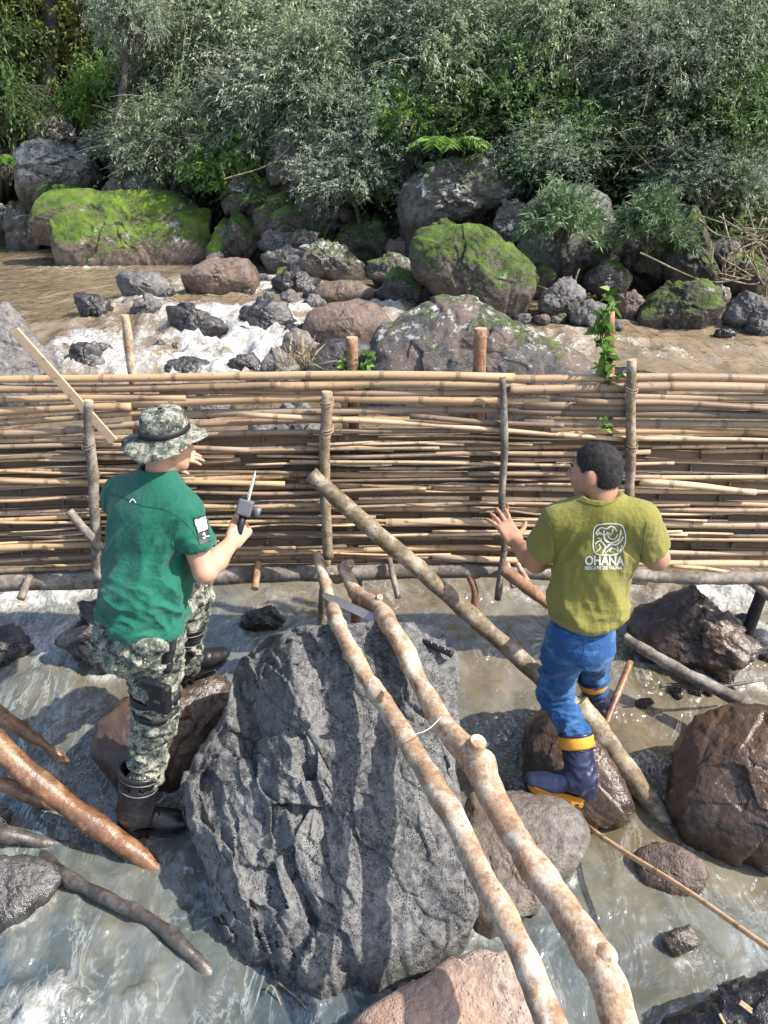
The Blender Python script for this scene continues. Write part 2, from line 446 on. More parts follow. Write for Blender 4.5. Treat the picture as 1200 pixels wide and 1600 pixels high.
def water_surface():
    ny, nx = 620, 330
    yy = 0.9 * (22 / 0.9) ** np.linspace(0, 1, ny - 20)
    yy = np.concatenate([np.linspace(-5, 0.85, 20), yy])
    u = np.linspace(-1, 1, nx)
    Y, U = np.meshgrid(yy, u, indexing='ij')
    X = U * (1.1 + 0.66 * np.maximum(Y, 0.2) + 1.2)
    x, y = X.ravel(), Y.ravel()
    z = water_z(x, y)
    foam = np.zeros_like(x)
    for cx, cy, rx, ry, a in FOAM:
        foam = np.maximum(foam, a * np.exp(-0.75 * (((x - cx) / rx) ** 2 + ((y - cy) / ry) ** 2)))
    p = np.stack([x, y, np.zeros_like(x)], 1)
    # froth where the current rubs the rocks
    from mathutils.kdtree import KDTree
    E_ = np.vstack(EDGE); kd = KDTree(len(E_))
    for i_, e_ in enumerate(E_): kd.insert((e_[0], e_[1], 0.0), i_)
    kd.balance()
    dist = np.full(len(x), 1.0)
    near = np.nonzero((y > 1.0) & (y < 10.5))[0]
    for i_ in near: dist[i_] = kd.find((x[i_], y[i_], 0.0))[2]
    msk = smooth(-0.15, 0.35, fbm(p * 5.0, 3, 71))
    fo = np.clip(foam, 0, 1)
    foam = np.maximum(foam, (0.7 * np.exp(-(dist / 0.035) ** 2) + 0.4 * np.exp(-(dist / 0.1) ** 2)) * msk)
    far = smooth(5.0, 7.0, y) * smooth(11.5, 9.0, y)
    flow = np.stack([x + 0.45 * y, (y - 0.45 * x) * 0.55, np.zeros_like(x)], 1)
    wrp = np.stack([fbm(p * 1.1, 2, 21), fbm(p * 1.1, 2, 22), np.zeros_like(x)], 1) * 0.5
    rid = 0.5 - np.abs(fbm((flow + wrp) * 2.2, 3, 3))
    rid2 = 0.5 - np.abs(fbm((flow + wrp * 0.5) * 6.0, 3, 9))
    z += rid * (0.02 + 0.05 * fo + 0.2 * far * (0.2 + 0.8 * fo)) + rid2 * (0.004 + 0.085 * fo)
    z += fbm(flow * 15, 3, 15) * (0.001 + 0.045 * fo)
    z -= 0.02
    # froth gathers on the crests and in streaks along the current
    froth = fbm((flow + wrp) * np.array([5.0, 2.6, 1]), 4, 31) * 0.9 + (rid2 - 0.3) * 0.9 + (rid - 0.3) * 0.5
    foam = np.clip(foam * 0.8 + froth * (0.1 + 1.3 * fo), 0, 1.3)
    idx = np.arange(ny * nx).reshape(ny, nx)
    f = np.stack([idx[:-1, :-1], idx[:-1, 1:], idx[1:, 1:], idx[1:, :-1]], -1).reshape(-1, 4)
    n = N('river_water')
    vec = n.map(scale=(1.0, 0.55, 1), rot=(0, 0, R(-20)))
    fl = n.noise(5.5, 4, 0.55, vec, 0.6)
    fm = n.attr('foam')
    v2 = n.map(scale=(1.0, 0.6, 1), rot=(0, 0, R(-25)))
    br = n.noise(24, 6, 0.74, v2, 1.3)
    br2 = n.noise(6, 5, 0.7, v2, 0.8)
    fac = n.math('ADD', n.math('ADD', n.math('MULTIPLY', fm, 0.85), n.math('MULTIPLY', n.math('SUBTRACT', br, 0.5), 1.3)), n.math('MULTIPLY', n.math('SUBTRACT', br2, 0.5), 0.6))
    fac = n.ramp(fac, [(0.36, 0.0), (0.6, 0.4), (0.95, 1.0)])
    # silty brown upstream, milky grey-green pools downstream; shade painted into the near teal
    yv = n.pos('Y')
    silt_shade = n.math('ADD', n.math('MULTIPLY', yv, 0.1), n.math('MULTIPLY', n.math('SUBTRACT', n.noise(1.3, 3, 0.5), 0.5), 0.55))
    silt_shade = n.math('ADD', silt_shade, n.math('MULTIPLY', n.pos('X'), 0.035))
    c = n.ramp(silt_shade, [(0.1, (0.055, 0.071, 0.073)), (0.22, (0.1, 0.11, 0.098)), (0.34, (0.135, 0.108, 0.066)), (0.6, (0.16, 0.113, 0.064)), (1.0, (0.235, 0.175, 0.11))])
    # darker and lighter boils; thin lines along the current, froth with sky glints painted in
    boil = n.noise(2.6, 5, 0.6, n.map(scale=(1, 0.6, 1), rot=(0, 0, R(-25))), 1.2)
    c = n.mix(n.ramp(boil, [(0.38, 0.6), (0.54, 0.0)]), c, n.mix(1.0, c, (0.5, 0.55, 0.56), 'MULTIPLY'))
    c = n.mix(n.math('MULTIPLY', n.ramp(fl, [(0.45, 0.0), (0.75, 0.5)]), n.ramp(n.math('MULTIPLY', yv, 0.1), [(0.4, 1.0), (0.6, 0.15)])), c, (0.26, 0.245, 0.2))
    ln = n.noise(8, 5, 0.62, n.map(scale=(1.0, 0.3, 1), rot=(0, 0, R(-30))), 1.2)
    ln = n.math('ABSOLUTE', n.math('SUBTRACT', ln, 0.5))
    lnm = n.math('MULTIPLY', n.ramp(ln, [(0.0, 0.8), (0.03, 0.0)]), n.ramp(n.noise(2.2, 4, 0.6, n.map(loc=(4, 4, 0)), 0.5), [(0.5, 0.0), (0.68, 0.6)]))
    lnm = n.math('MULTIPLY', lnm, n.ramp(n.math('MULTIPLY', yv, 0.1), [(0.42, 1.0), (0.6, 0.0)]))
    c = n.mix(lnm, c, (0.42, 0.44, 0.42))
    h = n.math('ADD', n.math('MULTIPLY', fl, 0.9), n.math('ADD', n.math('MULTIPLY', n.noise(26, 3, 0.55, vec), 0.13), n.math('MULTIPLY', n.noise(3.2, 3, 0.55, n.map(scale=(1, 0.7, 1)), 0.8), 1.6)))
    body = n.bsdf(c, 0.9, None, 0.0)
    gl = n.new('BsdfGlossy'); n.put(gl.inputs['Color'], (0.92, 0.96, 1.0)); n.put(gl.inputs['Roughness'], 0.1); n.put(gl.inputs['Normal'], n.bump(h, 0.8, 0.075))
    fr = n.new('Fresnel'); fr.inputs['IOR'].default_value = 1.45; n.put(fr.inputs['Normal'], n.bump(h, 0.8, 0.075))
    wat = n.mixs(n.math('ADD', 0.06, n.math('MULTIPLY', fr.outputs[0], 1.0), clamp=True), body, gl.outputs[0])
    st = n.noise(7.5, 6, 0.7, n.map(scale=(1.0, 0.5, 1), rot=(0, 0, R(-25)), loc=(3, 1, 0)), 1.6)
    fo_ = n.bsdf(n.mix(n.ramp(n.math('ADD', n.math('MULTIPLY', br, 0.45), n.math('MULTIPLY', st, 0.55)), [(0.38, 0.0), (0.6, 1.0)]), (0.15, 0.14, 0.115), (0.6, 0.6, 0.585)), 0.7, n.bump(br, 0.8, 0.02), 0.3)
    m = n.done(n.mixs(fac, wat, fo_))
    o = obj('river', mesh_from('river', np.stack([x, y, z], 1), f, m))
    at = o.data.attributes.new('foam', 'FLOAT', 'POINT'); at.data.foreach_set('value', foam.astype(np.float32))
    tag(o, 'brown and grey green river rushing over rocks', None, None, 'structure')

# ---------------------------------------------------------------- the hillside of the far bank
_bx = np.array([-20, -8, -5, -2.5, -1.0, 0.5, 2.0, 3.5, 6, 20])
_by = np.array([16.5, 15.5, 14.5, 13.2, 12.2, 11.4, 10.4, 10.0, 9.8, 9.6])
def bank_y(x): return np.interp(x, _bx, _by)
def hill_z(x, y):
    d = y - bank_y(x)
    z = 0.6 + np.where(d < 0, d * 0.6, np.where(d < 2.2, d * 0.75, 1.65 + (d - 2.2) * 1.05))
    p = np.stack([x * 0.6, y * 0.6, np.zeros_like(x)], 1)
    return z + fbm(p, 4, 11) * 0.7 * smooth(-0.3, 1.5, d)
def hillside():
    nx, ny = 150, 90
    xs = np.linspace(-22, 22, nx); ds = np.linspace(-1.6, 16, ny)
    X, D = np.meshgrid(xs, ds, indexing='ij')
    x = X.ravel(); y = bank_y(x) + D.ravel()
    z = hill_z(x, y)
    idx = np.arange(nx * ny).reshape(nx, ny)
    f = np.stack([idx[:-1, :-1], idx[1:, :-1], idx[1:, 1:], idx[:-1, 1:]], -1).reshape(-1, 4)
    n = N('hillside_soil')
    c = n.mix(n.ramp(n.noise(1.6, 6, 0.65), [(0.35, 0.0), (0.65, 1.0)]), (0.03, 0.024, 0.016), (0.06, 0.055, 0.028))
    c = n.mix(n.ramp(n.noise(9, 5, 0.7), [(0.5, 0.0), (0.62, 0.8)]), c, (0.05, 0.07, 0.02))
    m = n.done(n.bsdf(c, 0.95, n.bump(n.noise(14, 6, 0.7), 1.0, 0.1), 0.2))
    o = obj('hillside', mesh_from('hillside', np.stack([x, y, z], 1), f, m))
    tag(o, 'steep wooded slope of the far bank', None, None, 'structure')
    # river bed below the water, reaching under the camera
    v = [(-30, -8, -0.55), (30, -8, -0.55), (30, 6, -0.2), (-30, 6, -0.2), (30, 20, 0.3), (-30, 20, 0.3)]
    o = obj('riverbed', mesh_from('riverbed', v, [(0, 1, 2, 3), (3, 2, 4, 5)], RK['wetbrown'], False))
    tag(o, 'stony bed under the river', None, None, 'structure')
hillside()

# ---------------------------------------------------------------- rocks
def poly_radius(pts, c, th):
    """distance from c to a star-shaped polygon along each angle"""
    d = np.stack([np.cos(th), np.sin(th)], 1)
    best = np.full(len(th), 0.0)
    n = len(pts)
    for i in range(n):
        a = pts[i] - c; b = pts[(i + 1) % n] - c; e = b - a
        den = d[:, 0] * e[1] - d[:, 1] * e[0]
        den = np.where(np.abs(den) < 1e-12, 1e-12, den)
        t = (a[0] * e[1] - a[1] * e[0]) / den
        s = (a[0] * d[:, 1] - a[1] * d[:, 0]) / den
        ok = (s >= -1e-9) & (s <= 1 + 1e-9) & (t > 0)
        best = np.where(ok & (t > best), t, best)
    return best
EDGE = []            # where each rock meets the water
def outline_rock(pts, mat, label, Y=None, zb=None, tilt=32, bulge=0.3, back=0.55, seed=0, rough=0.065, facets=9, cut=0.72,
                 name='rock', cat='rock', res=1.0, soft=0.8, extra=None, group=None, skirt=True):
    pts = np.array(pts, dtype=float)
    cx = (pts[:, 0].min() + pts[:, 0].max()) / 2
    low = pts[:, 1].max()
    lowx = pts[np.argmax(pts[:, 1]), 0]
    if Y is None:
        if zb is None:
            b = water_hit(lowx, low); Y, zb = b[1], b[2]
        else:
            Y = G(lowx, low, zb)[1]
    base = P(cx, low, Y)
    if zb is None: zb = base[2]
    az = math.atan2(base[0], base[1])
    t = R(tilt)
    n = np.array([-math.sin(az) * math.cos(t), -math.cos(az) * math.cos(t), math.sin(t)])
    uax = np.array([math.cos(az), -math.sin(az), 0.0])
    vax = np.cross(uax, n); vax = -vax if vax[2] < 0 else vax
    q = []
    for px, py in pts:
        d = ray(px, py)
        w = CAM + d * (np.dot(base - CAM, n) / np.dot(d, n)) - base
        q.append((np.dot(w, uax), np.dot(w, vax)))
    q = np.array(q)
    c = (q.min(0) + q.max(0)) / 2
    ext = q.max(0) - q.min(0)
    size = math.sqrt(ext[0] * ext[1])
    nth = int(np.clip(96 * res, 32, 420)); nr = int(np.clip(30 * res, 10, 150)); nb = max(6, nr // 3)
    th = np.linspace(0, 2 * math.pi, nth, endpoint=False)
    rad = poly_radius(q, c, th)
    k = max(1, nth // 60)
    for _ in range(2):
        rad = (np.roll(rad, k) + rad * 2 + np.roll(rad, -k)) / 4
    rad = rad * (1 + 0.03 * fbm(np.stack([np.cos(th) * 3, np.sin(th) * 3, th * 0 + seed], 1), 4, seed))
    V = []
    phis = np.concatenate([np.arcsin((np.linspace(0, 1, nr + 1)[1:] ** 0.85) ** (1 / soft)), np.linspace(math.pi / 2, math.pi, nb + 1)[1:-1]])
    for ph in phis:
        r = math.sin(ph) ** soft
        h = math.cos(ph)
        h = (abs(h) ** soft) * (bulge if h > 0 else -back) * size
        xy = c[None] + np.stack([np.cos(th), np.sin(th)], 1) * (rad * r)[:, None]
        V.append(base[None] + xy[:, :1] * uax + xy[:, 1:] * vax + n * h)
    V = np.vstack(V)
    mid = base + c[0] * uax + c[1] * vax
    V = np.vstack([V, mid + n * bulge * size, mid - n * back * size])
    # chip flat facets off it
    rs = np.random.RandomState(seed + 100)
    ctr = V.mean(0)
    for _ in range(facets):
        g = rs.normal(size=3) + n * 0.5; g /= np.linalg.norm(g)
        s = (V - ctr) @ g
        lim = s.max() * (cut + 0.12 * rs.rand())
        V -= np.maximum(0, s - lim)[:, None] * g[None] * 0.85
    dirs = V - ctr
    dirs /= np.linalg.norm(dirs, axis=1)[:, None] + 1e-9
    o3 = rs.rand(3) * 50
    d = fbm((V / size) * 2.3 + o3, 3, seed) * rough * size
    d += np.abs(fbm((V / size) * 6 + o3, 3, seed + 3)) * rough * 0.6 * size
    d += fbm((V / size) * 17 + o3, 3, seed + 5) * rough * 0.38 * size
    d -= np.maximum(0, 0.06 - np.abs(noise((V / size) * 3.1 + o3, seed + 8))) * rough * 5 * size
    for nc, am in ((16, 0.9), (60, 0.4)):
        pick = V[rs.choice(len(V), min(nc, len(V)), False)]
        gs = rs.normal(size=(len(pick), 3)) * am * rough * 3.0; of = rs.normal(size=len(pick)) * am * rough * 0.35 * size
        ci = np.argmin((pick ** 2).sum(1)[None] - 2 * (V - ctr) @ (pick - ctr).T - 2 * (pick @ ctr)[None] + (ctr @ ctr), axis=1)
        d += np.clip(of[ci] + ((V - pick[ci]) * gs[ci]).sum(1), -0.09 * size, 0.09 * size)
    V0 = V
    V = V + dirs * d[:, None]
    if extra is not None: V = V + n * extra(V0, base, uax, vax, n, c, q, size, np.concatenate([np.repeat([math.sin(f_) ** soft if f_ <= math.pi / 2 else 1.0 for f_ in phis], nth), [0.0, 1.0]]))[:, None]
    if skirt:
        lim = zb + 0.12 * size
        V[:, 2] = np.where(V[:, 2] < lim, lim - (lim - V[:, 2]) * 2.2, V[:, 2])
    rings = len(phis)
    idx = np.arange(rings * nth).reshape(rings, nth)
    a, b2 = idx[:-1], idx[1:]
    f4 = np.stack([a, b2, np.roll(b2, -1, 1), np.roll(a, -1, 1)], -1).reshape(-1, 4)
    F = [tuple(x) for x in f4]
    top, bot = rings * nth, rings * nth + 1
    F += [(top, int(idx[0, j]), int(idx[0, (j + 1) % nth])) for j in range(nth)]
    F += [(bot, int(idx[-1, (j + 1) % nth]), int(idx[-1, j])) for j in range(nth)]
    o = placed(name, V, F, mat, None, np.array([mid[0], mid[1], min(zb, V[:, 2].min())]))
    wl_ = V[np.abs(V[:, 2] - water_z(V[:, 0], V[:, 1]) - 0.01) < 0.025]
    if len(wl_): EDGE.append(wl_[::max(1, len(wl_) // 160)])
    wet = smooth(0.13, 0.03, V[:, 2] - zb + 0.05 * fbm(V * 7, 3, 5)) if skirt else np.zeros(len(V))
    at = o.data.attributes.new('wet', 'FLOAT', 'POINT'); at.data.foreach_set('value', wet.astype(np.float32))
    return tag(o, label, cat, group)

# the great basalt boulder in front
def boulder_relief(V, base, uax, vax, n, c, q, size, rf):
    w = V - base
    u, v, h = w @ uax - c[0], w @ vax - c[1], w @ n
    front = smooth(-0.06, 0.06, h)
    warp = noise(np.stack([u * 5, v * 5, h * 0], 1), 40) * 0.09
    left = smooth(0.12, -0.12, u + warp)
    # a prow: the left flank falls away
    prow = -0.7 * np.maximum(0, -u - 0.15 + 0.1 * v + warp * 0.5) * smooth(-0.25, -0.02, h)
    d = np.zeros_like(u)
    s = np.stack([(u + 0.28 * v) * 7, v * 2.0, h * 3], 1)
    ridge = 0.45 - np.abs(noise(s, 41)) * 2.0
    ridge2 = 0.45 - np.abs(noise(s * 2.2, 43)) * 2.0
    gouge = np.minimum(0, noise(np.stack([u * 6 + v + 0.37, v * 2.6 + 0.41, h * 0 + 0.3], 1), 45) - 0.08)
    d += (ridge * 0.04 + ridge2 * 0.018) * (0.1 + 0.9 * left) + gouge * 0.14 * (0.2 + 0.8 * left)
    rs = np.random.RandomState(19)
    sk = np.stack([(u + 0.3 * v + warp * 0.4) * 1.5, (v + warp * 0.5) * 0.8], 1)
    for nc, am, sl in ((26, 0.012, 0.2), (120, 0.006, 0.22), (300, 0.0025, 0.2)):
        cc = np.stack([rs.uniform(-0.9, 0.9, nc), rs.uniform(-0.6, 0.6, nc)], 1)
        gg = rs.normal(size=(nc, 2)) * np.array([sl, sl * 0.6]); of = rs.normal(size=nc) * am
        ci = np.argmin((cc ** 2).sum(1)[None] - 2 * sk @ cc.T, axis=1)
        d += np.clip(of[ci] + ((sk - cc[ci]) * gg[ci]).sum(1), -0.035, 0.035) * (0.3 + 0.7 * left)
    d += fbm(V * 34, 3, 49) * 0.005 + (np.abs(fbm(V * 14, 3, 50)) - 0.2) * 0.012
    return prow + d * (0.35 + 0.65 * smooth(1.0, 0.92, rf)) * smooth(-0.2, -0.02, h)
outline_rock([(372, 1003), (395, 985), (430, 978), (520, 972), (600, 968), (660, 965), (712, 972), (717, 1040), (716, 1120), (720, 1190), (722, 1260),
              (738, 1360), (746, 1440), (738, 1470), (692, 1492), (640, 1545), (585, 1563), (512, 1568), (490, 1540), (400, 1520), (330, 1514),
              (326, 1440), (328, 1372), (302, 1330), (285, 1290), (284, 1240), (290, 1175), (335, 1130), (352, 1090), (362, 1040)],
             RK['basalt'], 'huge rough grey basalt boulder between the two men', zb=-0.02, tilt=46, bulge=0.06, back=0.5, seed=3, rough=0.014,
             facets=6, cut=0.93, res=4.4, soft=0.5, extra=boulder_relief, cat='boulder', name='boulder')

ROCKS = [
 # foreground
 ([(142, 1185), (150, 1120), (205, 1070), (290, 1045), (350, 1040), (372, 1055), (375, 1100), (350, 1160), (310, 1200), (250, 1235), (180, 1230)], 'wetbrown', 'wet brown rock behind the black boots of the man in green', dict(zb=0.06, tilt=45, bulge=0.22, rough=0.03, facets=4, cut=0.85)),
 ([(85, 1000), (95, 965), (130, 950), (175, 950), (230, 985), (215, 1045), (150, 1050), (105, 1025)], 'dark', 'dark wet rock behind the hip of the man in green', dict(tilt=40, bulge=0.25)),
 ([(370, 985), (380, 958), (405, 945), (430, 945), (445, 965), (440, 985)], 'dark', 'small wet rock peeking over the top of the huge boulder', dict(tilt=40)),
 ([(722, 1290), (735, 1245), (770, 1232), (830, 1230), (880, 1245), (912, 1275), (922, 1310), (900, 1350), (860, 1385), (820, 1440), (770, 1480), (735, 1470), (728, 1400)], 'taupe', 'rounded grey brown rock under the blue boot', dict(zb=0.0, tilt=62, bulge=0.12, res=1.8, seed=21, rough=0.028, facets=4, cut=0.85)),
 ([(812, 1160), (822, 1115), (845, 1095), (880, 1100), (930, 1150), (975, 1215), (1002, 1280), (985, 1302), (930, 1295), (860, 1285), (820, 1250)], 'wetbrown', 'dark smooth rock behind the blue boot', dict(zb=0.02, tilt=42, bulge=0.18, res=1.6, seed=22, rough=0.025, facets=5, cut=0.8)),
 ([(1042, 1240), (1052, 1170), (1085, 1120), (1140, 1103), (1230, 1110), (1300, 1200), (1290, 1330), (1220, 1360), (1140, 1335), (1075, 1300)], 'wetbrown', 'large smooth brown wet rock at the edge of the water', dict(zb=0.02, tilt=45, bulge=0.26, seed=23, rough=0.022, facets=4, cut=0.88, res=2.4)),
 ([(990, 1340), (1000, 1325), (1030, 1317), (1065, 1322), (1100, 1345), (1110, 1375), (1095, 1395), (1050, 1402), (1005, 1385)], 'brown', 'low round brown stone below the thin bamboo stick', dict(zb=0.0, tilt=50, bulge=0.2, rough=0.02, facets=2, cut=0.9)),
 ([(1028, 1465), (1050, 1455), (1078, 1443), (1098, 1460), (1100, 1475), (1070, 1490), (1045, 1497)], 'taupe', 'small half sunken stone alone in the near water', dict(zb=0.0, tilt=45, rough=0.035)),
 ([(1015, 1605), (1030, 1590), (1060, 1580), (1110, 1548), (1160, 1530), (1240, 1505), (1300, 1560), (1290, 1680), (1150, 1720), (1040, 1680)], 'dark', 'dark rock in the near corner with dry wood chips', dict(zb=0.02, tilt=50, bulge=0.2, res=1.5, rough=0.035, facets=5, cut=0.82)),
 ([(545, 1600), (575, 1575), (640, 1540), (700, 1495), (745, 1478), (800, 1490), (840, 1540), (880, 1610), (880, 1700), (700, 1740), (560, 1690)], 'tan', 'flat pinkish tan rock at the foot of the huge boulder', dict(zb=0.0, tilt=58, bulge=0.16, res=1.8, seed=31, rough=0.014, facets=3, cut=0.9)),
 ([(990, 985), (1005, 945), (1040, 925), (1075, 922), (1110, 945), (1150, 980), (1192, 1010), (1195, 1040), (1130, 1062), (1060, 1050), (1010, 1025)], 'wetbrown', 'angular dark brown rock below the fence beside the dark post', dict(tilt=35, bulge=0.25, res=1.5, facets=8, cut=0.75, seed=33)),
 ([(1130, 985), (1140, 962), (1165, 960), (1185, 990), (1180, 1005), (1150, 1005)], 'dark', 'small black rock at the foot of the dark post', dict(tilt=30)),
 ([(-60, 1400), (-30, 1345), (30, 1335), (80, 1345), (98, 1372), (70, 1415), (20, 1455), (-40, 1470)], 'dark', 'dark rounded rock behind the grey crooked branch', dict(zb=-0.02, tilt=55, bulge=0.12, rough=0.03, facets=3, cut=0.9)),
 ([(-40, 1020), (-20, 985), (20, 975), (52, 992), (50, 1020), (20, 1040), (-20, 1045)], 'dark', 'dark rounded rock washed by foam near the fallen logs', dict(tilt=50, bulge=0.15)),
 ([(-20, 1285), (0, 1258), (18, 1265), (18, 1292), (-5, 1305)], 'grey', 'pale grey cobble beside the fallen logs', dict(zb=0.02, tilt=40)),
 ([(225, 1318), (235, 1308), (262, 1308), (278, 1322), (270, 1338), (240, 1338)], 'tan', 'yellowish stone in the water beside the black boot', dict(zb=0.0, tilt=60, bulge=0.1)),
 # the rapids
 ([(-60, 600), (-50, 500), (-10, 470), (25, 475), (55, 520), (80, 555), (98, 590), (90, 630), (20, 650), (-40, 640)], 'grey', 'big smooth grey rock at the left end of the fence', dict(zb=0.45, tilt=30, bulge=0.25, res=1.6, seed=51, rough=0.03, facets=6, cut=0.85)),
 ([(104, 565), (108, 545), (122, 532), (148, 530), (160, 548), (160, 572), (140, 582), (115, 580)], 'dark', 'small wet rock in white water beside the big grey rock', dict(tilt=25)),
 ([(110, 466), (116, 458), (150, 461), (172, 468), (180, 486), (172, 498), (145, 500), (125, 486)], 'dark', 'flat topped dark rock in calm brown water', dict(tilt=30, facets=7)),
 ([(178, 438), (190, 425), (240, 426), (262, 440), (270, 456), (250, 470), (215, 468), (190, 455)], 'grey', 'low grey slab above the first cascade', dict(tilt=35, facets=6, rough=0.035)),
 ([(268, 442), (275, 425), (320, 412), (370, 402), (402, 405), (412, 425), (420, 445), (400, 458), (350, 462), (290, 455)], 'brown', 'long reddish brown slab at the foot of the mossy rocks', dict(tilt=30, facets=8, cut=0.75, rough=0.035)),
 ([(254, 490), (262, 480), (285, 476), (310, 482), (340, 500), (355, 512), (345, 525), (310, 530), (275, 522), (258, 510)], 'dark', 'black wedge shaped rock in the middle of the rapids', dict(tilt=25, facets=8, cut=0.75)),
 ([(372, 490), (380, 478), (410, 478), (430, 470), (448, 472), (455, 500), (440, 520), (400, 522), (378, 510)], 'dark', 'dark craggy rock in the rapids before the smooth brown rock', dict(tilt=22, facets=8)),
 ([(440, 545), (445, 522), (462, 512), (480, 518), (492, 545), (490, 575), (455, 578)], 'taupe', 'upright rounded brown rock with dry twigs in front', dict(tilt=18, rough=0.03, facets=3, cut=0.88)),
 ([(470, 515), (480, 490), (520, 478), (560, 470), (590, 480), (612, 505), (610, 530), (560, 545), (490, 540)], 'brown', 'broad smooth brown rock beside the lichen boulder', dict(tilt=35, res=1.3, rough=0.02, facets=3, cut=0.9)),
 ([(440, 520), (450, 508), (480, 506), (505, 500), (508, 515), (490, 530), (455, 532)], 'dark', 'black broken log like rock before the smooth brown rock', dict(tilt=25, facets=8)),
 ([(470, 590), (480, 555), (510, 532), (560, 525), (600, 545), (615, 585), (605, 620), (480, 620)], 'dark', 'dark domed rock directly behind the leafy stake', dict(zb=0.4, tilt=25, bulge=0.28, res=1.3, rough=0.02, facets=3, cut=0.9)),
 ([(240, 580), (255, 566), (290, 560), (325, 566), (338, 582), (320, 596), (260, 596)], 'dark', 'flat wet rock just under the spray behind the fence', dict(tilt=45, bulge=0.15)),
 ([(348, 575), (355, 560), (378, 556), (395, 552), (408, 566), (408, 584), (370, 590)], 'dark', 'shiny black stone in white water left of the grey pyramid rock', dict(tilt=25)),
 ([(402, 590), (408, 560), (425, 548), (445, 550), (468, 580), (470, 606), (415, 608)], 'grey', 'light grey pyramid rock behind the top cane', dict(tilt=20, facets=6)),
 ([(484, 462), (495, 450), (530, 442), (570, 445), (590, 458), (580, 472), (530, 476), (495, 474)], 'brown', 'low smooth rock at the end of the first cascade', dict(tilt=40, rough=0.02, facets=3, cut=0.9)),
 ([(205, 485), (212, 468), (230, 462), (250, 466), (256, 482), (240, 494), (215, 496)], 'grey', 'pale rock in the spray below the low grey slab', dict(tilt=35)),
 ([(578, 560), (585, 530), (610, 500), (650, 475), (700, 464), (740, 470), (790, 495), (840, 530), (890, 550), (930, 575), (930, 625), (840, 660), (600, 660), (580, 610)], 'lichen', 'large domed boulder covered with white lichen and moss behind the fence', dict(zb=0.4, tilt=32, bulge=0.22, res=2.6, seed=61, cat='boulder', name='boulder', rough=0.03, facets=3, cut=0.92)),
 ([(230, 640), (250, 610), (300, 600), (360, 612), (380, 640), (360, 670), (250, 670)], 'dark', 'low wet rock seen through the gaps of the fence', dict(zb=0.36, tilt=40)),
 ([(380, 690), (400, 645), (450, 630), (500, 640), (540, 680), (520, 710), (400, 710)], 'grey', 'grey rock seen through the fence by the lone strip', dict(zb=0.34, tilt=35)),
 ([(880, 585), (960, 575), (1060, 583), (1062, 600), (1040, 625), (900, 640)], 'dark', 'flat dark ledge behind the tallest front post', dict(zb=0.5, tilt=40, bulge=0.12)),
 # the far bank
 ([(55, 355), (62, 325), (80, 308), (130, 300), (200, 305), (280, 308), (310, 320), (325, 345), (320, 385), (300, 402), (200, 410), (120, 415), (65, 408)], 'mossbright', 'long flat slab with a bright green carpet of moss', dict(tilt=38, bulge=0.2, res=2.4, seed=71, rough=0.04, facets=4, cut=0.9)),
 ([(186, 298), (192, 282), (220, 268), (250, 275), (262, 295), (258, 310), (225, 318), (195, 314)], 'white', 'small white rock lying on the moss slab', dict(Y=14.2, tilt=30)),
 ([(28, 262), (40, 235), (80, 225), (130, 228), (162, 250), (165, 280), (120, 300), (60, 308), (35, 295)], 'white', 'pale lichen boulder behind the moss slab', dict(Y=15.0, tilt=35, res=1.4, seed=73)),
 ([(110, 225), (120, 205), (160, 198), (185, 205), (190, 235), (170, 252), (130, 250)], 'white', 'square pale boulder highest on the left slope', dict(Y=15.8, tilt=30, facets=8)),
 ([(35, 225), (45, 185), (85, 175), (118, 190), (120, 225), (80, 240), (50, 240)], 'lichen_bank', 'dim grey boulder among the roots of the dark tree', dict(Y=16.2, tilt=30)),
 ([(-40, 250), (-20, 208), (30, 203), (55, 225), (40, 262), (0, 290), (-30, 285)], 'mossdark', 'shaded mossy boulder at the far left of the slope', dict(Y=16.0, tilt=35)),
 ([(8, 345), (15, 312), (50, 305), (75, 318), (72, 360), (62, 390), (25, 388), (10, 375)], 'lichen_bank', 'dark block wedged at the left end of the moss slab', dict(tilt=20, facets=7)),
 ([(-40, 340), (-25, 305), (5, 308), (12, 340), (8, 378), (-20, 382)], 'white', 'whitish rock cut off at the left waterline', dict(tilt=20)),
 ([(316, 390), (325, 360), (350, 345), (390, 340), (430, 345), (452, 370), (450, 395), (410, 405), (350, 412), (322, 408)], 'mossbright', 'mossy rock with a white crest right of the moss slab', dict(tilt=32, res=1.5, seed=81)),
 ([(448, 408), (460, 395), (500, 378), (535, 388), (570, 412), (575, 432), (550, 440), (490, 432), (455, 422)], 'lichen_bank', 'slanting dark rock with a white lichen streak', dict(tilt=28, res=1.4, facets=6)),
 ([(418, 260), (430, 215), (460, 195), (500, 195), (535, 215), (538, 250), (510, 300), (480, 332), (460, 325), (430, 295)], 'lichen_bank', 'tall upright boulder with lichen blotches under the bushes', dict(Y=13.2, tilt=18, res=1.6, seed=83, facets=7)),
 ([(462, 345), (480, 310), (520, 262), (548, 265), (560, 310), (550, 350), (510, 378), (475, 385), (465, 370)], 'mossdark', 'mossy slab leaning against the tall upright boulder', dict(Y=12.7, tilt=20, res=1.3, facets=6)),
 ([(345, 310), (355, 275), (375, 262), (410, 290), (425, 320), (400, 340), (360, 335)], 'lichen_bank', 'greenish rock half hidden by ferns', dict(Y=13.4, tilt=25)),
 ([(518, 375), (530, 345), (570, 332), (610, 345), (625, 385), (615, 415), (580, 425), (535, 405)], 'moss', 'mossy rock with white spots in the middle of the bank', dict(tilt=28, res=1.4, seed=87)),
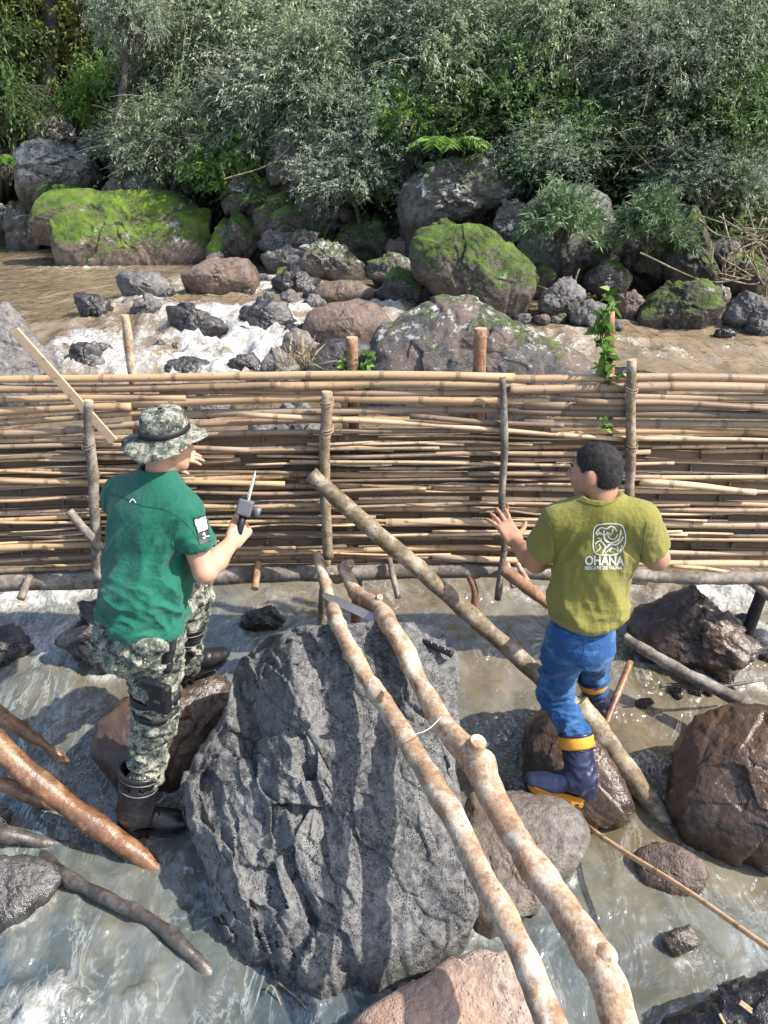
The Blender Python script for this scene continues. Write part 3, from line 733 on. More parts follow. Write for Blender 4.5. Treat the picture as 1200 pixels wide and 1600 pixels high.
 ([(618, 340), (622, 300), (650, 270), (700, 262), (750, 240), (800, 250), (825, 275), (822, 320), (790, 340), (740, 358), (670, 360), (630, 355)], 'lichen_bank', 'big overhanging boulder with lichen patches beneath the fern', dict(Y=11.6, tilt=25, res=2.0, seed=89, facets=6)),
 ([(632, 400), (650, 365), (700, 356), (750, 356), (790, 375), (820, 410), (840, 450), (835, 480), (800, 500), (740, 490), (690, 460), (645, 430)], 'moss', 'great round moss covered boulder at the water', dict(tilt=32, res=2.2, seed=91, rough=0.035, facets=4, cut=0.88)),
 ([(765, 360), (775, 325), (805, 312), (835, 325), (835, 370), (800, 395), (775, 385)], 'lichen_bank', 'grey rock wedged behind the great mossy boulder', dict(Y=11.0, tilt=20)),
 ([(810, 390), (820, 330), (860, 300), (920, 295), (955, 315), (962, 360), (940, 400), (890, 435), (840, 425)], 'grey', 'rounded grey boulder under the larger drooping shrub', dict(Y=10.6, tilt=25, res=1.6, seed=93, rough=0.03, facets=4, cut=0.88)),
 ([(962, 400), (970, 340), (1010, 315), (1060, 318), (1090, 325), (1100, 370), (1085, 420), (1040, 440), (985, 430)], 'lichen_bank', 'grey boulder under the smaller drooping shrub', dict(Y=10.5, tilt=25, res=1.6, seed=95)),
 ([(840, 480), (850, 450), (880, 435), (908, 440), (915, 465), (895, 495), (860, 500)], 'grey', 'angular grey rock in the dark hollow', dict(tilt=25, facets=7)),
 ([(882, 508), (895, 485), (925, 470), (948, 478), (950, 505), (925, 516)], 'grey', 'low rock at the waterline below the dark hollow', dict(tilt=30)),
 ([(918, 440), (925, 415), (950, 410), (972, 428), (968, 455), (940, 462)], 'lichen_bank', 'small rock lodged in the roof of the dark hollow', dict(Y=9.8, tilt=20)),
 ([(958, 485), (965, 458), (990, 450), (1008, 465), (1005, 492), (975, 498)], 'brown', 'reddish rock beside the low mossy rock', dict(tilt=25)),
 ([(1002, 490), (1005, 465), (1050, 445), (1100, 440), (1128, 460), (1130, 490), (1110, 510), (1060, 514), (1015, 508)], 'mossdark', 'low mossy rock at the waterline beyond the vine stake', dict(tilt=32, res=1.5)),
 ([(1036, 445), (1040, 400), (1060, 375), (1075, 325), (1092, 325), (1105, 370), (1118, 420), (1122, 460), (1080, 470)], 'mossdark', 'steep green stained rock above the low mossy rock', dict(Y=9.9, tilt=15, res=1.2)),
 ([(592, 455), (600, 430), (640, 422), (680, 440), (695, 465), (660, 480), (615, 478)], 'mossdark', 'dark rock with green moss left of the great mossy boulder', dict(tilt=30)),
 ([(1125, 500), (1135, 475), (1165, 460), (1200, 470), (1230, 490), (1220, 515), (1150, 518)], 'grey', 'grey rock at the right end of the far waterline', dict(tilt=30)),
 ([(420, 450), (430, 425), (460, 420), (500, 432), (490, 452), (450, 460)], 'dark', 'shadowed rock beneath the slanting dark rock', dict(tilt=20)),
 ([(1108, 525), (1120, 515), (1145, 513), (1150, 524), (1130, 530)], 'dark', 'small black stone in the brown water at the far right', dict(tilt=30)),
 ([(600, 400), (612, 372), (640, 362), (655, 390), (645, 425), (615, 428)], 'brown', 'brown rock squeezed left of the great mossy boulder', dict(Y=11.9, tilt=20)),
]
for i, r in enumerate(ROCKS):
    if r is None: continue
    pts, m, label, kw = r
    kw = dict(kw); kw.setdefault('seed', 200 + i)
    outline_rock(pts, RK[m], label, **kw)

# smaller stones, each told apart by what it lies beside
import re
BIG = []
for r in ROCKS:
    if r is None: continue
    q = np.array(r[0], dtype=float)
    s_ = re.split(r' (?:at|in|on|of|under|behind|beside|below|with|above|between|cut|half|lying|lodged|squeezed|directly|seen|wedged|before|just|beneath|right|left|washed|covered|highest|leaning|among|peeking) ', r[2])[0]
    BIG.append(((q[:, 0].min() + q[:, 0].max()) / 2, (q[:, 1].min() + q[:, 1].max()) / 2, s_))
USED = set()
def beside(px, py, w, m, noun, sizes=(26, 60)):
    size = 'tiny' if w < sizes[0] else 'small' if w < sizes[1] else 'middling'
    colr = {'dark': 'dark', 'grey': 'grey', 'brown': 'brown', 'wetbrown': 'wet brown', 'mossdark': 'mossy', 'moss': 'green mossy', 'lichen_bank': 'lichened'}[m]
    for bx, by, s_ in sorted(BIG, key=lambda b: (b[0] - px) ** 2 + 2 * (b[1] - py) ** 2)[:3]:
        dx, dy = px - bx, py - by
        way = ('right of' if dx > 0 else 'left of') if abs(dx) > 1.3 * abs(dy) else ('in front of' if dy > 0 else 'behind')
        lab = '%s %s %s %s the %s' % (size, colr, noun, way, s_)
        if lab not in USED:
            USED.add(lab); return lab
    return None
rk = random.Random(44)
def filler(n, spots, mats, label, grp, size):
    for k in range(n):
        x, y = spots(k)
        w = rk.uniform(*size); h = w * rk.uniform(0.5, 0.85)
        pts = []
        m = 9
        for a in range(m):
            r_ = rk.uniform(0.8, 1.1); t = a / m * 2 * math.pi
            pts.append((x + math.cos(t) * w / 2 * r_, y - h / 2 + math.sin(t) * h / 2 * r_))
        mk = rk.choice(mats); lab = beside(x, y, w, mk, label, (26, 34)); tl = rk.uniform(20, 40)
        if lab is None: continue
        outline_rock(pts, RK[mk], lab, tilt=tl, seed=500 + k + int(x), res=0.45, group=grp, name='cobble', cat='cobble', cut=0.68)
def along(path, jx, jy):
    pth = np.array(path, dtype=float)
    def f(k):
        t = rk.random() * (len(pth) - 1); i = int(t); q = pth[i] * (1 - (t - i)) + pth[i + 1] * (t - i)
        return q[0] + rk.uniform(-jx, jx), q[1] + rk.uniform(-jy, jy)
    return f
filler(34, along([(330, 418), (450, 450), (600, 478), (700, 490), (850, 508), (1000, 516), (1200, 522)], 10, 6), ['dark', 'grey', 'brown', 'mossdark'], 'cobble', 'cobbles at the far waterline', (18, 42))
filler(22, along([(120, 590), (260, 545), (330, 590), (420, 540), (460, 470), (560, 500), (230, 450), (470, 600)], 40, 14), ['dark', 'dark', 'grey'], 'wet stone', 'stones in the rapids', (18, 46))
filler(12, along([(1000, 1110), (1090, 1080), (1180, 1075), (1190, 1010)], 20, 14), ['dark', 'wetbrown'], 'wet stone', 'stones by the angular rock', (16, 38))

for k in range(30):
    px = rk.choice([rk.uniform(0, 460), rk.uniform(330, 860), rk.uniform(800, 1180)])
    wl = np.interp(px, [0, 320, 450, 600, 840, 1000, 1200], [392, 408, 440, 465, 492, 505, 512])
    w = rk.uniform(46, 95); h = w * rk.uniform(0.55, 0.9)
    y0 = wl - rk.uniform(5, 95) * (1 if px > 300 else 0.8)
    b0 = water_hit(px, wl)
    pts = [(px + math.cos(a / 9 * 6.283) * w / 2 * rk.uniform(.8, 1.1), y0 - h / 2 + math.sin(a / 9 * 6.283) * h / 2 * rk.uniform(.8, 1.1)) for a in range(9)]
    mk = rk.choice(['mossdark', 'lichen_bank', 'mossdark', 'grey', 'moss']); lab = beside(px, y0, w, mk, 'wedged rock')
    if lab is None: continue
    outline_rock(pts, RK[mk], lab, Y=b0[1] + 0.35 + (wl - y0) * 0.012, tilt=rk.uniform(15, 35), seed=700 + k, res=0.7,
                 group='stones wedged in the far bank', name='rock', cut=0.68)

water_surface()
# ---------------------------------------------------------------- the bamboo fence
FY = 3.35
rng = random.Random(5)
fence = empty('bamboo_fence', P(600, 905, FY) * np.array([1, 1, 0]) + np.array([0, 0, 0.3]),
              'long fence of stacked horizontal bamboo canes across the river', 'fence')
def cane_mesh(a, b, r, seed, sag=0.0):
    rs = random.Random(seed)
    L = np.linalg.norm(b - a)
    step = rs.uniform(0.26, 0.36); t0 = rs.uniform(0, step)
    ts = [0.0]; node = [0.0]
    x = t0
    marks = []
    while x < L: marks.append(x); x += step * rs.uniform(0.85, 1.15)
    keys = sorted(set([0.0, L] + [k * L / 9 for k in range(10)]))
    rows = [(k, r, 0.0) for k in keys if all(abs(k - q) > 0.03 for q in marks) or k in (0.0, L)]
    for q in marks:
        rows += [(q - 0.016, r, 0.0), (q - 0.006, r * 1.03, 0.55), (q - 0.002, r * 1.13, 0.35), (q + 0.004, r * 1.06, 1.0), (q + 0.012, r, 0.2)]
    rows = sorted(x for x in rows if 0 <= x[0] <= L)
    t = np.array([x[0] for x in rows]) / L
    path = a[None] * (1 - t)[:, None] + b[None] * t[:, None]
    w1, w2 = rs.uniform(0, 6), rs.uniform(0, 6)
    path[:, 2] += sag * np.sin(t * math.pi) + 0.005 * np.sin(t * 7 + w1)
    path[:, 1] += 0.006 * np.sin(t * 9 + w2)
    taper = 1.0 - 0.16 * t if rs.random() < 0.5 else 0.84 + 0.16 * t
    v, f = tube(path, np.array([x[1] for x in rows]) * taper, 11, True)
    return v, f, np.repeat(np.array([x[2] for x in rows]), 11)
def add_node(o, node):
    at = o.data.attributes.new('node', 'FLOAT', 'POINT'); at.data.foreach_set('value', np.asarray(node, dtype=np.float32))
def cane(a, b, r, mat, seed, sag=0.0, name='bamboo_cane'):
    v, f, nd = cane_mesh(a, b, r, seed, sag)
    o = placed(name, v, f, mat, fence); add_node(o, nd); return o
def half_cane(a, b, r, seed, sag=0.0, open_ang=0.0):
    """half of a split cane, hollow side to the camera, its walls across at the joints"""
    rs = random.Random(seed)
    L = np.linalg.norm(b - a)
    t = np.linspace(0, 1, 10)
    path = a[None] * (1 - t)[:, None] + b[None] * t[:, None]
    w1 = rs.uniform(0, 6)
    path[:, 2] += sag * np.sin(t * math.pi) + 0.005 * np.sin(t * 7 + w1)
    th = 0.0045
    k = 7
    ang = np.linspace(-math.pi / 2, math.pi / 2, k) + open_ang   # behind the axis: +y side
    prof = [(r * math.cos(x), r * math.sin(x)) for x in ang] + [((r - th) * math.cos(x), (r - th) * math.sin(x)) for x in ang[::-1]]
    m = len(prof)
    v = []
    for p in path:
        for dy, dz in prof: v.append((p[0], p[1] + dy, p[2] + dz))
    f = []
    for i in range(len(path) - 1):
        for j in range(m):
            j2 = (j + 1) % m
            f.append((i * m + j, i * m + j2, (i + 1) * m + j2, (i + 1) * m + j))
    nd = [0.0] * len(v)
    x = rs.uniform(0.05, 0.3)
    while x < L - 0.02:
        q = x / L
        c = np.array([np.interp(q, t, path[:, i]) for i in range(3)])
        b0 = len(v)
        for s in (-0.004, 0.004):
            for an in ang: v.append((c[0] + s, c[1] + (r - 0.003) * math.cos(an), c[2] + (r - 0.003) * math.sin(an)))
        nd += [0.35] * (2 * k)
        f += [tuple(b0 + j for j in range(k)), tuple(b0 + k + j for j in range(k - 1, -1, -1)), (b0, b0 + k, b0 + 2 * k - 1, b0 + k - 1)]
        x += rs.uniform(0.24, 0.36)
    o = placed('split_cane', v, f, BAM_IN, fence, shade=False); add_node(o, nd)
    return o
def fp(px, py, dy=0.0): return P(px, py, FY + dy)

ROWS = [(592, 585, 591, 'f', .0205), (609, 599, 605, 'f', .0215), (626, 610, 620, 'f', .018), (642, 622, 634, 'f', .021), (659, 640, 648, 'f', .019),
        (676, 657, 661, 'f', .0185), (688, 673, 674, 'f', .014), (701, 686, 688, 'h', .02), (717, 697, 700, 's', .011), (727, 706, 711, 'h', .021),
        (738, 716, 721, 's', .0125), (750, 727, 733, 'h', .02), (760, 738, 745, 's', .0125), (770, 748, 757, 'h', .021), (781, 760, 766, 's', .014),
        (792, 770, 777, 'h', .02), (804, 782, 787, 's', .012), (812, 792, 797, 's', .014), (824, 802, 807, 'h', .021), (836, 813, 817, 's', .0155),
        (848, 823, 827, 'h', .02), (857, 834, 838, 's', .0145), (868, 845, 850, 'h', .021), (878, 855, 862, 's', .0125), (892, 868, 880, 's', .0165)]
sd = 10
for ri, (yl, ym, yr, kind, r) in enumerate(ROWS):
    cuts = [-190 - rng.uniform(0, 80)]
    first = rng.uniform(180, 620)
    if ri == 0: cuts += [780, 1400]
    else:
        cuts += [first, first + rng.uniform(380, 640)]
        if cuts[-1] < 1240: cuts.append(1400)
    def yy(x): return np.interp(x, [-200, 0, 450, 1050, 1400], [yl + 4, yl, ym, yr, yr + 5])
    for k in range(len(cuts) - 1):
        sd += 1
        x0, x1 = cuts[k] - (20 if k else 0), cuts[k + 1] + rng.uniform(0, 30)
        j0, j1 = rng.uniform(-4.6, 4.6), rng.uniform(-4.6, 4.6)
        dy = rng.uniform(-0.006, 0.006) + (0.012 if k % 2 else -0.006)
        a, b = fp(x0, yy(x0) + j0, dy), fp(x1, yy(x1) + j1, dy)
        xm = (x0 + x1) / 2
        sag = fp(xm, yy(xm), dy)[2] - (a[2] + b[2]) / 2
        kk = kind
        if kk == 's' and rng.random() < 0.12: kk = 'h'
        if kk == 'f': cane(a, b, r * rng.uniform(0.9, 1.08), BAM if rng.random() < 0.55 else BAM_OLD, sd, sag)
        elif kk == 's': cane(a, b, r * rng.uniform(0.8, 1.5), (BAM, BAM_OLD, BAM_PALE)[rng.choice((0, 0, 1, 1, 2))], sd, sag)
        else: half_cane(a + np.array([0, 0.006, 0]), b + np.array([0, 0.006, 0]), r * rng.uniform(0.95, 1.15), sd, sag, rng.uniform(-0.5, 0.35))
        if kind != 'f' and rng.random() < 0.55:        # thin splinter strip laid on the row
            xa = rng.uniform(-150, 1000); xb = xa + rng.uniform(120, 420)
            p0, p1 = fp(xa, yy(xa) - 5, -0.018), fp(xb, yy(xb) - 5 + rng.uniform(-3, 3), -0.018)
            sd += 1
            cane(p0, p1, rng.uniform(.0045, .0075), BAM_PALE if rng.random() < 0.6 else BAM, sd, 0, 'bamboo_strip')
# the second layer of canes behind the lower rows closes the gaps
for k in range(13):
    y = 700 + k * 14.5
    sd += 1
    a, b = fp(-260, y + 14 + rng.uniform(-3, 3), 0.05), fp(1460, y + rng.uniform(-3, 8), 0.05)
    cane(a, b, rng.uniform(.015, .02), BAM_OLD if k % 2 else BAM, sd, 0.03)
# stray canes woven in at odd angles
for k in range(30):
    sd += 1
    xa = rng.uniform(-200, 1100); xb = xa + rng.uniform(200, 620); y = rng.uniform(690, 868)
    kk = np.interp((xa + xb) / 2, [0, 450, 1050], [10, -8, 0])
    dy = rng.uniform(-0.03, -0.014)
    a, b = fp(xa, y + kk + rng.uniform(-5, 5), dy), fp(xb, y + kk + rng.uniform(-5, 5), dy)
    cane(a, b, rng.uniform(.007, .0135), rng.choice((BAM, BAM_OLD, BAM_PALE, BAM)), sd, rng.uniform(-0.01, 0.01))
# lone strips tied across the front
for (x0, y0, x1, y1, r, m) in [(370, 645, 985, 686, .0125, BAM_PALE), (985, 684, 1260, 690, .0105, BAM_PALE), (1000, 752, 1180, 768, .017, BAM_PALE), (640, 652, 880, 666, .013, BAM_OLD),
                               (900, 626, 1300, 640, .015, BAM_OLD), (1050, 884, 1230, 905, .011, BAM)]:
    sd += 1
    cane(fp(x0, y0, -0.03), fp(x1, y1, -0.03), r, m, sd)
def stick(ctrl, rads, mat, parent=None, name='post', label=None, cat=None, n=24, sides=12, rough=0.004, seed=0, endmat=None, knots=(), bend=0.0, group=None):
    """a log, pole or post through points ((px, py, Y) or world), radius in metres at each"""
    c = [P(*q) if len(q) == 3 and q[1] > 20 else np.array(q) for q in ctrl]
    path = spline(np.hstack([np.array(c), np.array(rads)[:, None]]), n)
    if bend:
        rs = np.random.RandomState(seed); o3 = rs.rand(3) * 20
        t = np.linspace(0, 1, n)
        path[:, 0] += bend * noise(np.stack([t * 4, t * 0, t * 0], 1) + o3, seed); path[:, 2] += bend * noise(np.stack([t * 4, t * 0 + 5, t * 0], 1) + o3, seed + 1)
    rr = path[:, 3].copy()
    t = np.linspace(0, 1, n)
    for kt, ks in knots: rr *= 1 + ks * np.exp(-((t - kt) / 0.016) ** 2)
    v, f = tube(path[:, :3], rr, sides, True, rough=rough, seed=seed)
    o = placed(name, v, f, mat, parent)
    if endmat is not None:
        o.data.materials.append(endmat)
        for q in o.data.polygons:
            if len(q.vertices) > 4: q.material_index = 1
    for q in o.data.polygons:
        if len(q.vertices) > 4: q.use_smooth = False
    if label: tag(o, label, cat, group)
    return o
# the rail log under the canes
stick([(-220, 925, FY), (0, 910, FY), (300, 900, FY), (560, 893, FY), (760, 890, FY), (900, 897, FY), (1010, 903, FY)], [.05, .05, .047, .043, .04, .036, .033], WOOD['grey'], fence, 'rail', n=40, seed=3, rough=0.012, endmat=WOOD['cut'])
stick([(940, 890, FY - .07), (1060, 903, FY - .07), (1220, 902, FY - .07), (1420, 900, FY - .07)], [.026, .031, .03, .03], WOOD['grey'], fence, 'rail', n=30, seed=4, rough=0.01, endmat=WOOD['cut'])
# posts in front of the canes
FP_ = [([(138, 626, FY - .05), (143, 720, FY - .055), (148, 800, FY - .06), (152, 905, FY - .06)], [.021, .023, .024, .025], 'grey', ((0.42, .35),)),
       ([(511, 610, FY - .05), (509, 690, FY - .06), (508, 780, FY - .06), (516, 872, FY - .06)], [.024, .025, .024, .026], 'mossy', ((0.1, .15), (0.28, .12))),
       ([(785, 590, FY - .05), (787, 680, FY - .055), (784, 780, FY - .06), (787, 860, FY - .07), (778, 938, FY - .09)], [.014, .0155, .0165, .017, .017], 'grey', ((0.3, .1),)),
       ([(986, 563, FY - .05), (987, 680, FY - .055), (986, 780, FY - .06), (985, 890, FY - .06)], [.021, .022, .023, .024], 'mossy', ((0.5, .08),))]
for i, (c, r, m, kn) in enumerate(FP_):
    stick(c, r, WOOD[m], fence, 'post', n=34, seed=20 + i, knots=kn, endmat=WOOD['cut'], bend=0.02)
# posts behind
for i, (c, r, m) in enumerate([([(195, 492, FY + .07), (204, 560, FY + .07), (214, 660, FY + .07), (220, 900, FY + .07)], [.017, .021, .021, .022], 'pale'),
                               ([(550, 527, FY + .07), (551, 600, FY + .07), (552, 700, FY + .07), (552, 900, FY + .07)], [.025, .027, .027, .027], 'red'),
                               ([(751, 513, FY + .08), (748, 600, FY + .08), (744, 700, FY + .08), (742, 900, FY + .08)], [.027, .031, .031, .03], 'red'),
                               ([(953, 488, FY + .08), (951, 600, FY + .08), (949, 700, FY + .08), (948, 900, FY + .08)], [.021, .026, .026, .026], 'red'),
                               ([(537, 602, FY + .045), (541, 680, FY + .045), (546, 800, FY + .045), (548, 880, FY + .045)], [.015, .0165, .0165, .0165], 'pale')]):
    stick(c, r, WOOD[m], fence, 'stake', n=20, seed=40 + i, endmat=WOOD['cut'])
# short props and pegs under the rail
for i, (c, r, m) in enumerate([([(404, 878, FY - .02), (398, 920, FY - .16)], [.018, .017], 'red'), ([(608, 872, FY - .03), (622, 935, FY - .16)], [.016, .015], 'grey'),
                               ([(732, 896, FY - .02), (742, 925, FY - .05), (738, 965, FY - .08)], [.018, .018, .017], 'red'), ([(47, 900, FY - .04), (32, 936, FY - .15)], [.017, .018], 'grey'),
                               ([(1195, 915, FY - .02), (1178, 960, FY + .02), (1162, 1008, FY + .05)], [.03, .031, .03], 'char'), ([(1165, 900, FY - .04), (1205, 935, FY - .12)], [.022, .02], 'grey'),
                               ([(513, 868, FY + .0), (506, 930, FY + .02), (502, 1000, FY + .05)], [.022, .025, .028], 'mossy'), ([(560, 880, FY + .03), (556, 960, FY + .08), (555, 1010, FY + .1)], [.026, .027, .028], 'red'),
                               ([(925, 905, FY - .02), (915, 930, FY + .1)], [.012, .012], 'darkwet'), ([(940, 905, FY - .02), (975, 945, FY + .1)], [.017, .016], 'grey'),
                               ([(792, 880, FY - .05), (803, 918, FY - .13)], [.013, .015], 'pale'), ([(808, 880, FY - .05), (824, 908, FY - .1)], [.013, .014], 'pale')]):
    stick(c, r, WOOD[m], fence, 'peg', n=12, sides=10, seed=60 + i, endmat=WOOD['cut'])
# vine lashing on two posts
for (px, py) in [(511, 634), (511, 676), (139, 700), (787, 800), (987, 690), (987, 600)]:
    c = fp(px, py, -0.055); rs = random.Random(px)
    th = np.linspace(0, 2 * math.pi * 2.2, 34)
    rr = 0.0285 if px != 787 else 0.02
    path = np.stack([c[0] + rr * np.cos(th), c[1] + rr * np.sin(th) * 1.1, c[2] + th * 0.0022 * (1 if rs.random() < .5 else -1) + 0.008 * np.sin(th)], 1)
    v, f = tube(path, 0.0028, 5)
    placed('lashing', v, f, BAM_OLD, fence)

# ---------------------------------------------------------------- loose poles and logs
def _bvh(o):
    off = Vector(o.location)
    return BVHTree.FromPolygons([v.co + off for v in o.data.vertices], [tuple(q.vertices) for q in o.data.polygons])
_bb = _bvh(bpy.data.objects['boulder'])
def rest(ctrl, rads, gap=0.012):
    """let a pole lie on the boulder instead of in it"""
    out = []
    for (px, py, Y), r in zip(ctrl, rads):
        d = ray(px, py); h = _bb.ray_cast(Vector(CAM), Vector(d).normalized())
        if h[0] is not None: Y = min(Y, h[0].y - (r + gap) * 1.25)
        out.append((px, py, Y))
    return out
def log(ctrl, rads, m, label, cat='log', name='log', **kw):
    kw.setdefault('endmat', WOOD['cut'])
    if name == 'pole': ctrl = rest(ctrl, rads)
    return stick(ctrl, rads, WOOD[m], None, name, label, cat, **kw)
log([(496, 862, 3.22), (507, 905, 3.13), (517, 945, 2.92), (528, 975, 2.76), (545, 1008, 2.62), (562, 1040, 2.5), (600, 1100, 2.3), (650, 1180, 2.07), (700, 1262, 1.86), (752, 1368, 1.63), (812, 1480, 1.42), (880, 1640, 1.19)],
    [.022, .026, .028, .03, .03, .031, .035, .036, .038, .038, .039, .041], 'pale', 'thinner pale pole leaning on the fence rail across the huge boulder', 'pole', 'pole', n=90, sides=16, rough=0.012, seed=81, knots=((0.4, .18), (0.72, .06)))
log([(536, 882, 3.2), (556, 925, 3.08), (592, 952, 2.84), (610, 980, 2.7), (628, 1010, 2.58), (662, 1080, 2.36), (702, 1145, 2.15), (745, 1190, 2.02), (772, 1250, 1.89), (820, 1330, 1.73), (884, 1425, 1.54), (932, 1500, 1.4), (958, 1570, 1.29), (985, 1660, 1.19)],
    [.028, .033, .037, .037, .037, .038, .042, .054, .044, .045, .047, .05, .047, .049], 'pale', 'thicker knobbly pale pole beside the thinner one', 'pole', 'pole', n=110, sides=18, rough=0.014, seed=83, knots=((0.2, .14), (0.55, .12), (0.83, .14)))
# broken-off stubs on the knobbly pole
pp = bpy.data.objects['pole.001']
for c, r in [([(735, 1190, 2.03), (740, 1170, 2.01), (748, 1157, 2.0)], [.035, .034, .026]), ([(930, 1500, 1.4), (946, 1494, 1.385), (956, 1490, 1.38)], [.036, .032, .024]),
             ([(585, 948, 2.9), (594, 932, 2.87)], [.022, .012]), ([(545, 895, 3.17), (528, 905, 3.2), (515, 900, 3.24)], [.022, .021, .02]), ([(540, 890, 3.18), (548, 880, 3.14)], [.022, .018])]:
    stick(c, r, WOOD['pale'], pp, 'stub', n=10, seed=int(c[0][0]), endmat=None, rough=0.008)
stick([(594, 1092, 2.28), (600, 1078, 2.24)], [.014, .007], WOOD['cut'], bpy.data.objects['pole'], 'stub', n=6, seed=5)
log([(486, 741, FY - .12), (560, 808, FY - .2), (650, 885, FY - .3), (740, 965, 2.96), (850, 1062, 2.86), (905, 1110, 2.8)], [.036, .038, .038, .038, .04, .04], 'mossy', 'mottled log slanting down from the fence behind the man in olive', n=50, rough=0.009, seed=85, sides=14, knots=((0.12, .05), (0.4, .06)))
log([(903, 1098, 2.8), (930, 1135, 2.74), (985, 1210, 2.62), (1048, 1295, 2.47), (1075, 1330, 2.4)], [.05, .05, .046, .042, .04], 'mossy', 'weathered log with a broken end between the boots of the man in olive', n=36, rough=0.016, seed=87, sides=14)
log([(975, 995, 3.25), (1010, 1018, 3.17), (1090, 1062, 3.02), (1220, 1125, 2.8), (1400, 1215, 2.55)], [.025, .028, .03, .033, .036], 'grey', 'grey log crossing the water before the angular rock', n=40, rough=0.01, seed=89, sides=12)
v, f, nd = cane_mesh(G(915, 1288, 0.1), P(1290, 1540, 1.45), 0.0105, 77, 0.0)
o = placed('bamboo_stick', v, f, BAM); add_node(o, nd); tag(o, 'thin bamboo stick lying from the blue boot to the low round stone', 'stick')
log([(-120, 1060, 2.62), (0, 1168, 2.5), (90, 1245, 2.42), (180, 1310, 2.33), (262, 1372, 2.25)], [.053, .05, .047, .042, .034], 'wet', 'long wet orange brown log sliding into the water below the black boot', n=50, rough=0.012, seed=91, sides=16, knots=((0.62, .06),))
log([(-60, 1085, 2.9), (0, 1118, 2.85), (60, 1158, 2.8), (118, 1205, 2.76)], [.038, .036, .028, .016], 'wet', 'short broken reddish log above the long wet log', n=30, rough=0.02, seed=93)
log([(-60, 1215, 2.53), (10, 1228, 2.52), (60, 1248, 2.53), (110, 1265, 2.54)], [.034, .033, .03, .026], 'wet', 'stubby wet log passing under the long wet log', n=20, rough=0.012, seed=95)
log([(-60, 1292, 2.36), (20, 1306, 2.36), (80, 1318, 2.37), (140, 1322, 2.39)], [.03, .03, .028, .02], 'darkwet', 'dark sodden log at the edge of the dark rock', n=20, rough=0.014, seed=97)
log([(60, 1328, 2.36), (100, 1368, 2.2), (170, 1405, 2.09), (240, 1440, 2.0), (290, 1482, 1.9), (335, 1532, 1.82)], [.026, .027, .025, .026, .026, .022], 'darkwet', 'grey crooked branch half under water in front of the wet log', 'branch', 'branch', n=50, rough=0.01, seed=99, knots=((0.5, .2),))
log([(785, 890, FY - .15), (820, 915, FY - .2), (858, 945, FY - .22)], [.028, .03, .024], 'red', 'short log with a charred tip under the fence by the man in olive', n=20, rough=0.008, seed=101, endmat=WOOD['char'])
log([(985, 1035, 3.15), (965, 1085, 2.98), (945, 1135, 2.85)], [.016, .018, .016], 'wet', 'orange peeled stick in the water behind the far blue boot', 'stick', 'stick', n=14, seed=103)
log([(1030, 1072, 3.05), (1060, 1070, 3.05), (1100, 1076, 3.03), (1195, 1062, 3.05)], [.008, .01, .01, .006], 'darkwet', 'thin dark twig lying beyond the grey log', 'twig', 'twig', n=16, seed=105)
# the flat split slat pushed through the left end of the fence
a, b = P(22, 516, FY - .1), P(178, 690, FY - .04)
d = (b - a) / np.linalg.norm(b - a); s = np.cross(d, [0, 1, 0]); s /= np.linalg.norm(s)
v, f = box_vf((a + b) / 2, d * np.linalg.norm(b - a) / 2, s * 0.021, np.array([0, 0.006, 0]))
o = tag(placed('slat', v, f, BAM_PALE, None, None, False), 'pale flat split slat stuck diagonally into the left of the fence', 'slat'); bevel(o, .003)
log([(108, 798, FY - .1), (130, 825, FY - .11), (160, 858, FY - .12)], [.018, .02, .02], 'grey', 'short grey branch propped on the left fence post beside the green shirt', 'branch', 'branch', n=16, seed=107)

# ---------------------------------------------------------------- machete on the poles
n_ = N('machete_steel')
STEEL = n_.done(n_.bsdf(n_.mix(n_.noise(30, 4), (0.4, 0.38, 0.36), (0.6, 0.58, 0.55)), 0.3, None, 0.5, 0.9))
BLACKP = mat_plain('black_plastic', (0.012, 0.012, 0.014), 0.35, 0.5, 0, 0.2)
a, b, c = P(503, 928, 2.93), P(664, 1003, 2.62), P(706, 1023, 2.55)
kn = empty('machete', b, 'machete with a black handle lying under the knobbly pole', 'machete')
d = (b - a) / np.linalg.norm(b - a)
wv = np.cross(d, [0, -0.35, 1.0]); wv /= np.linalg.norm(wv)
nv = np.cross(wv, d)
L = np.linalg.norm(b - a)
prof = [(0, 0.0), (0.03, 0.013), (0.12, 0.022), (0.5, 0.022), (1.0, 0.016)]
V = []; F = []
for t, w in prof:
    for s, h in ((-1, 0), (0, 0.0012), (1, 0.001), (0, -0.0012)):
        V.append(a + d * L * t + wv * w * s + nv * h)
for i in range(len(prof) - 1):
    for j in range(4):
        F.append((i * 4 + j, i * 4 + (j + 1) % 4, i * 4 + 4 + (j + 1) % 4, i * 4 + 4 + j))
placed('blade', V, F, STEEL, kn, shade=False)
e = c - b
hd, f = tube(spline([np.append(b - d * 0.01, .012), np.append(b + e * 0.12, .011), np.append(b + e * 0.5, .0135), np.append(b + e * 0.85, .0125), np.append(c, .015)], 14)[:, :3],
             spline([[.010], [.0105], [.0135], [.012], [.015]], 14)[:, 0], 10)
hnd = placed('handle', hd, f, BLACKP, kn)
for t in (0.25, 0.5, 0.75):
    q = b + e * t
    vv, ff = tube([q + nv * 0.0125, q + nv * 0.0165], 0.003, 8)
    placed('rivet', vv, ff, STEEL, hnd)
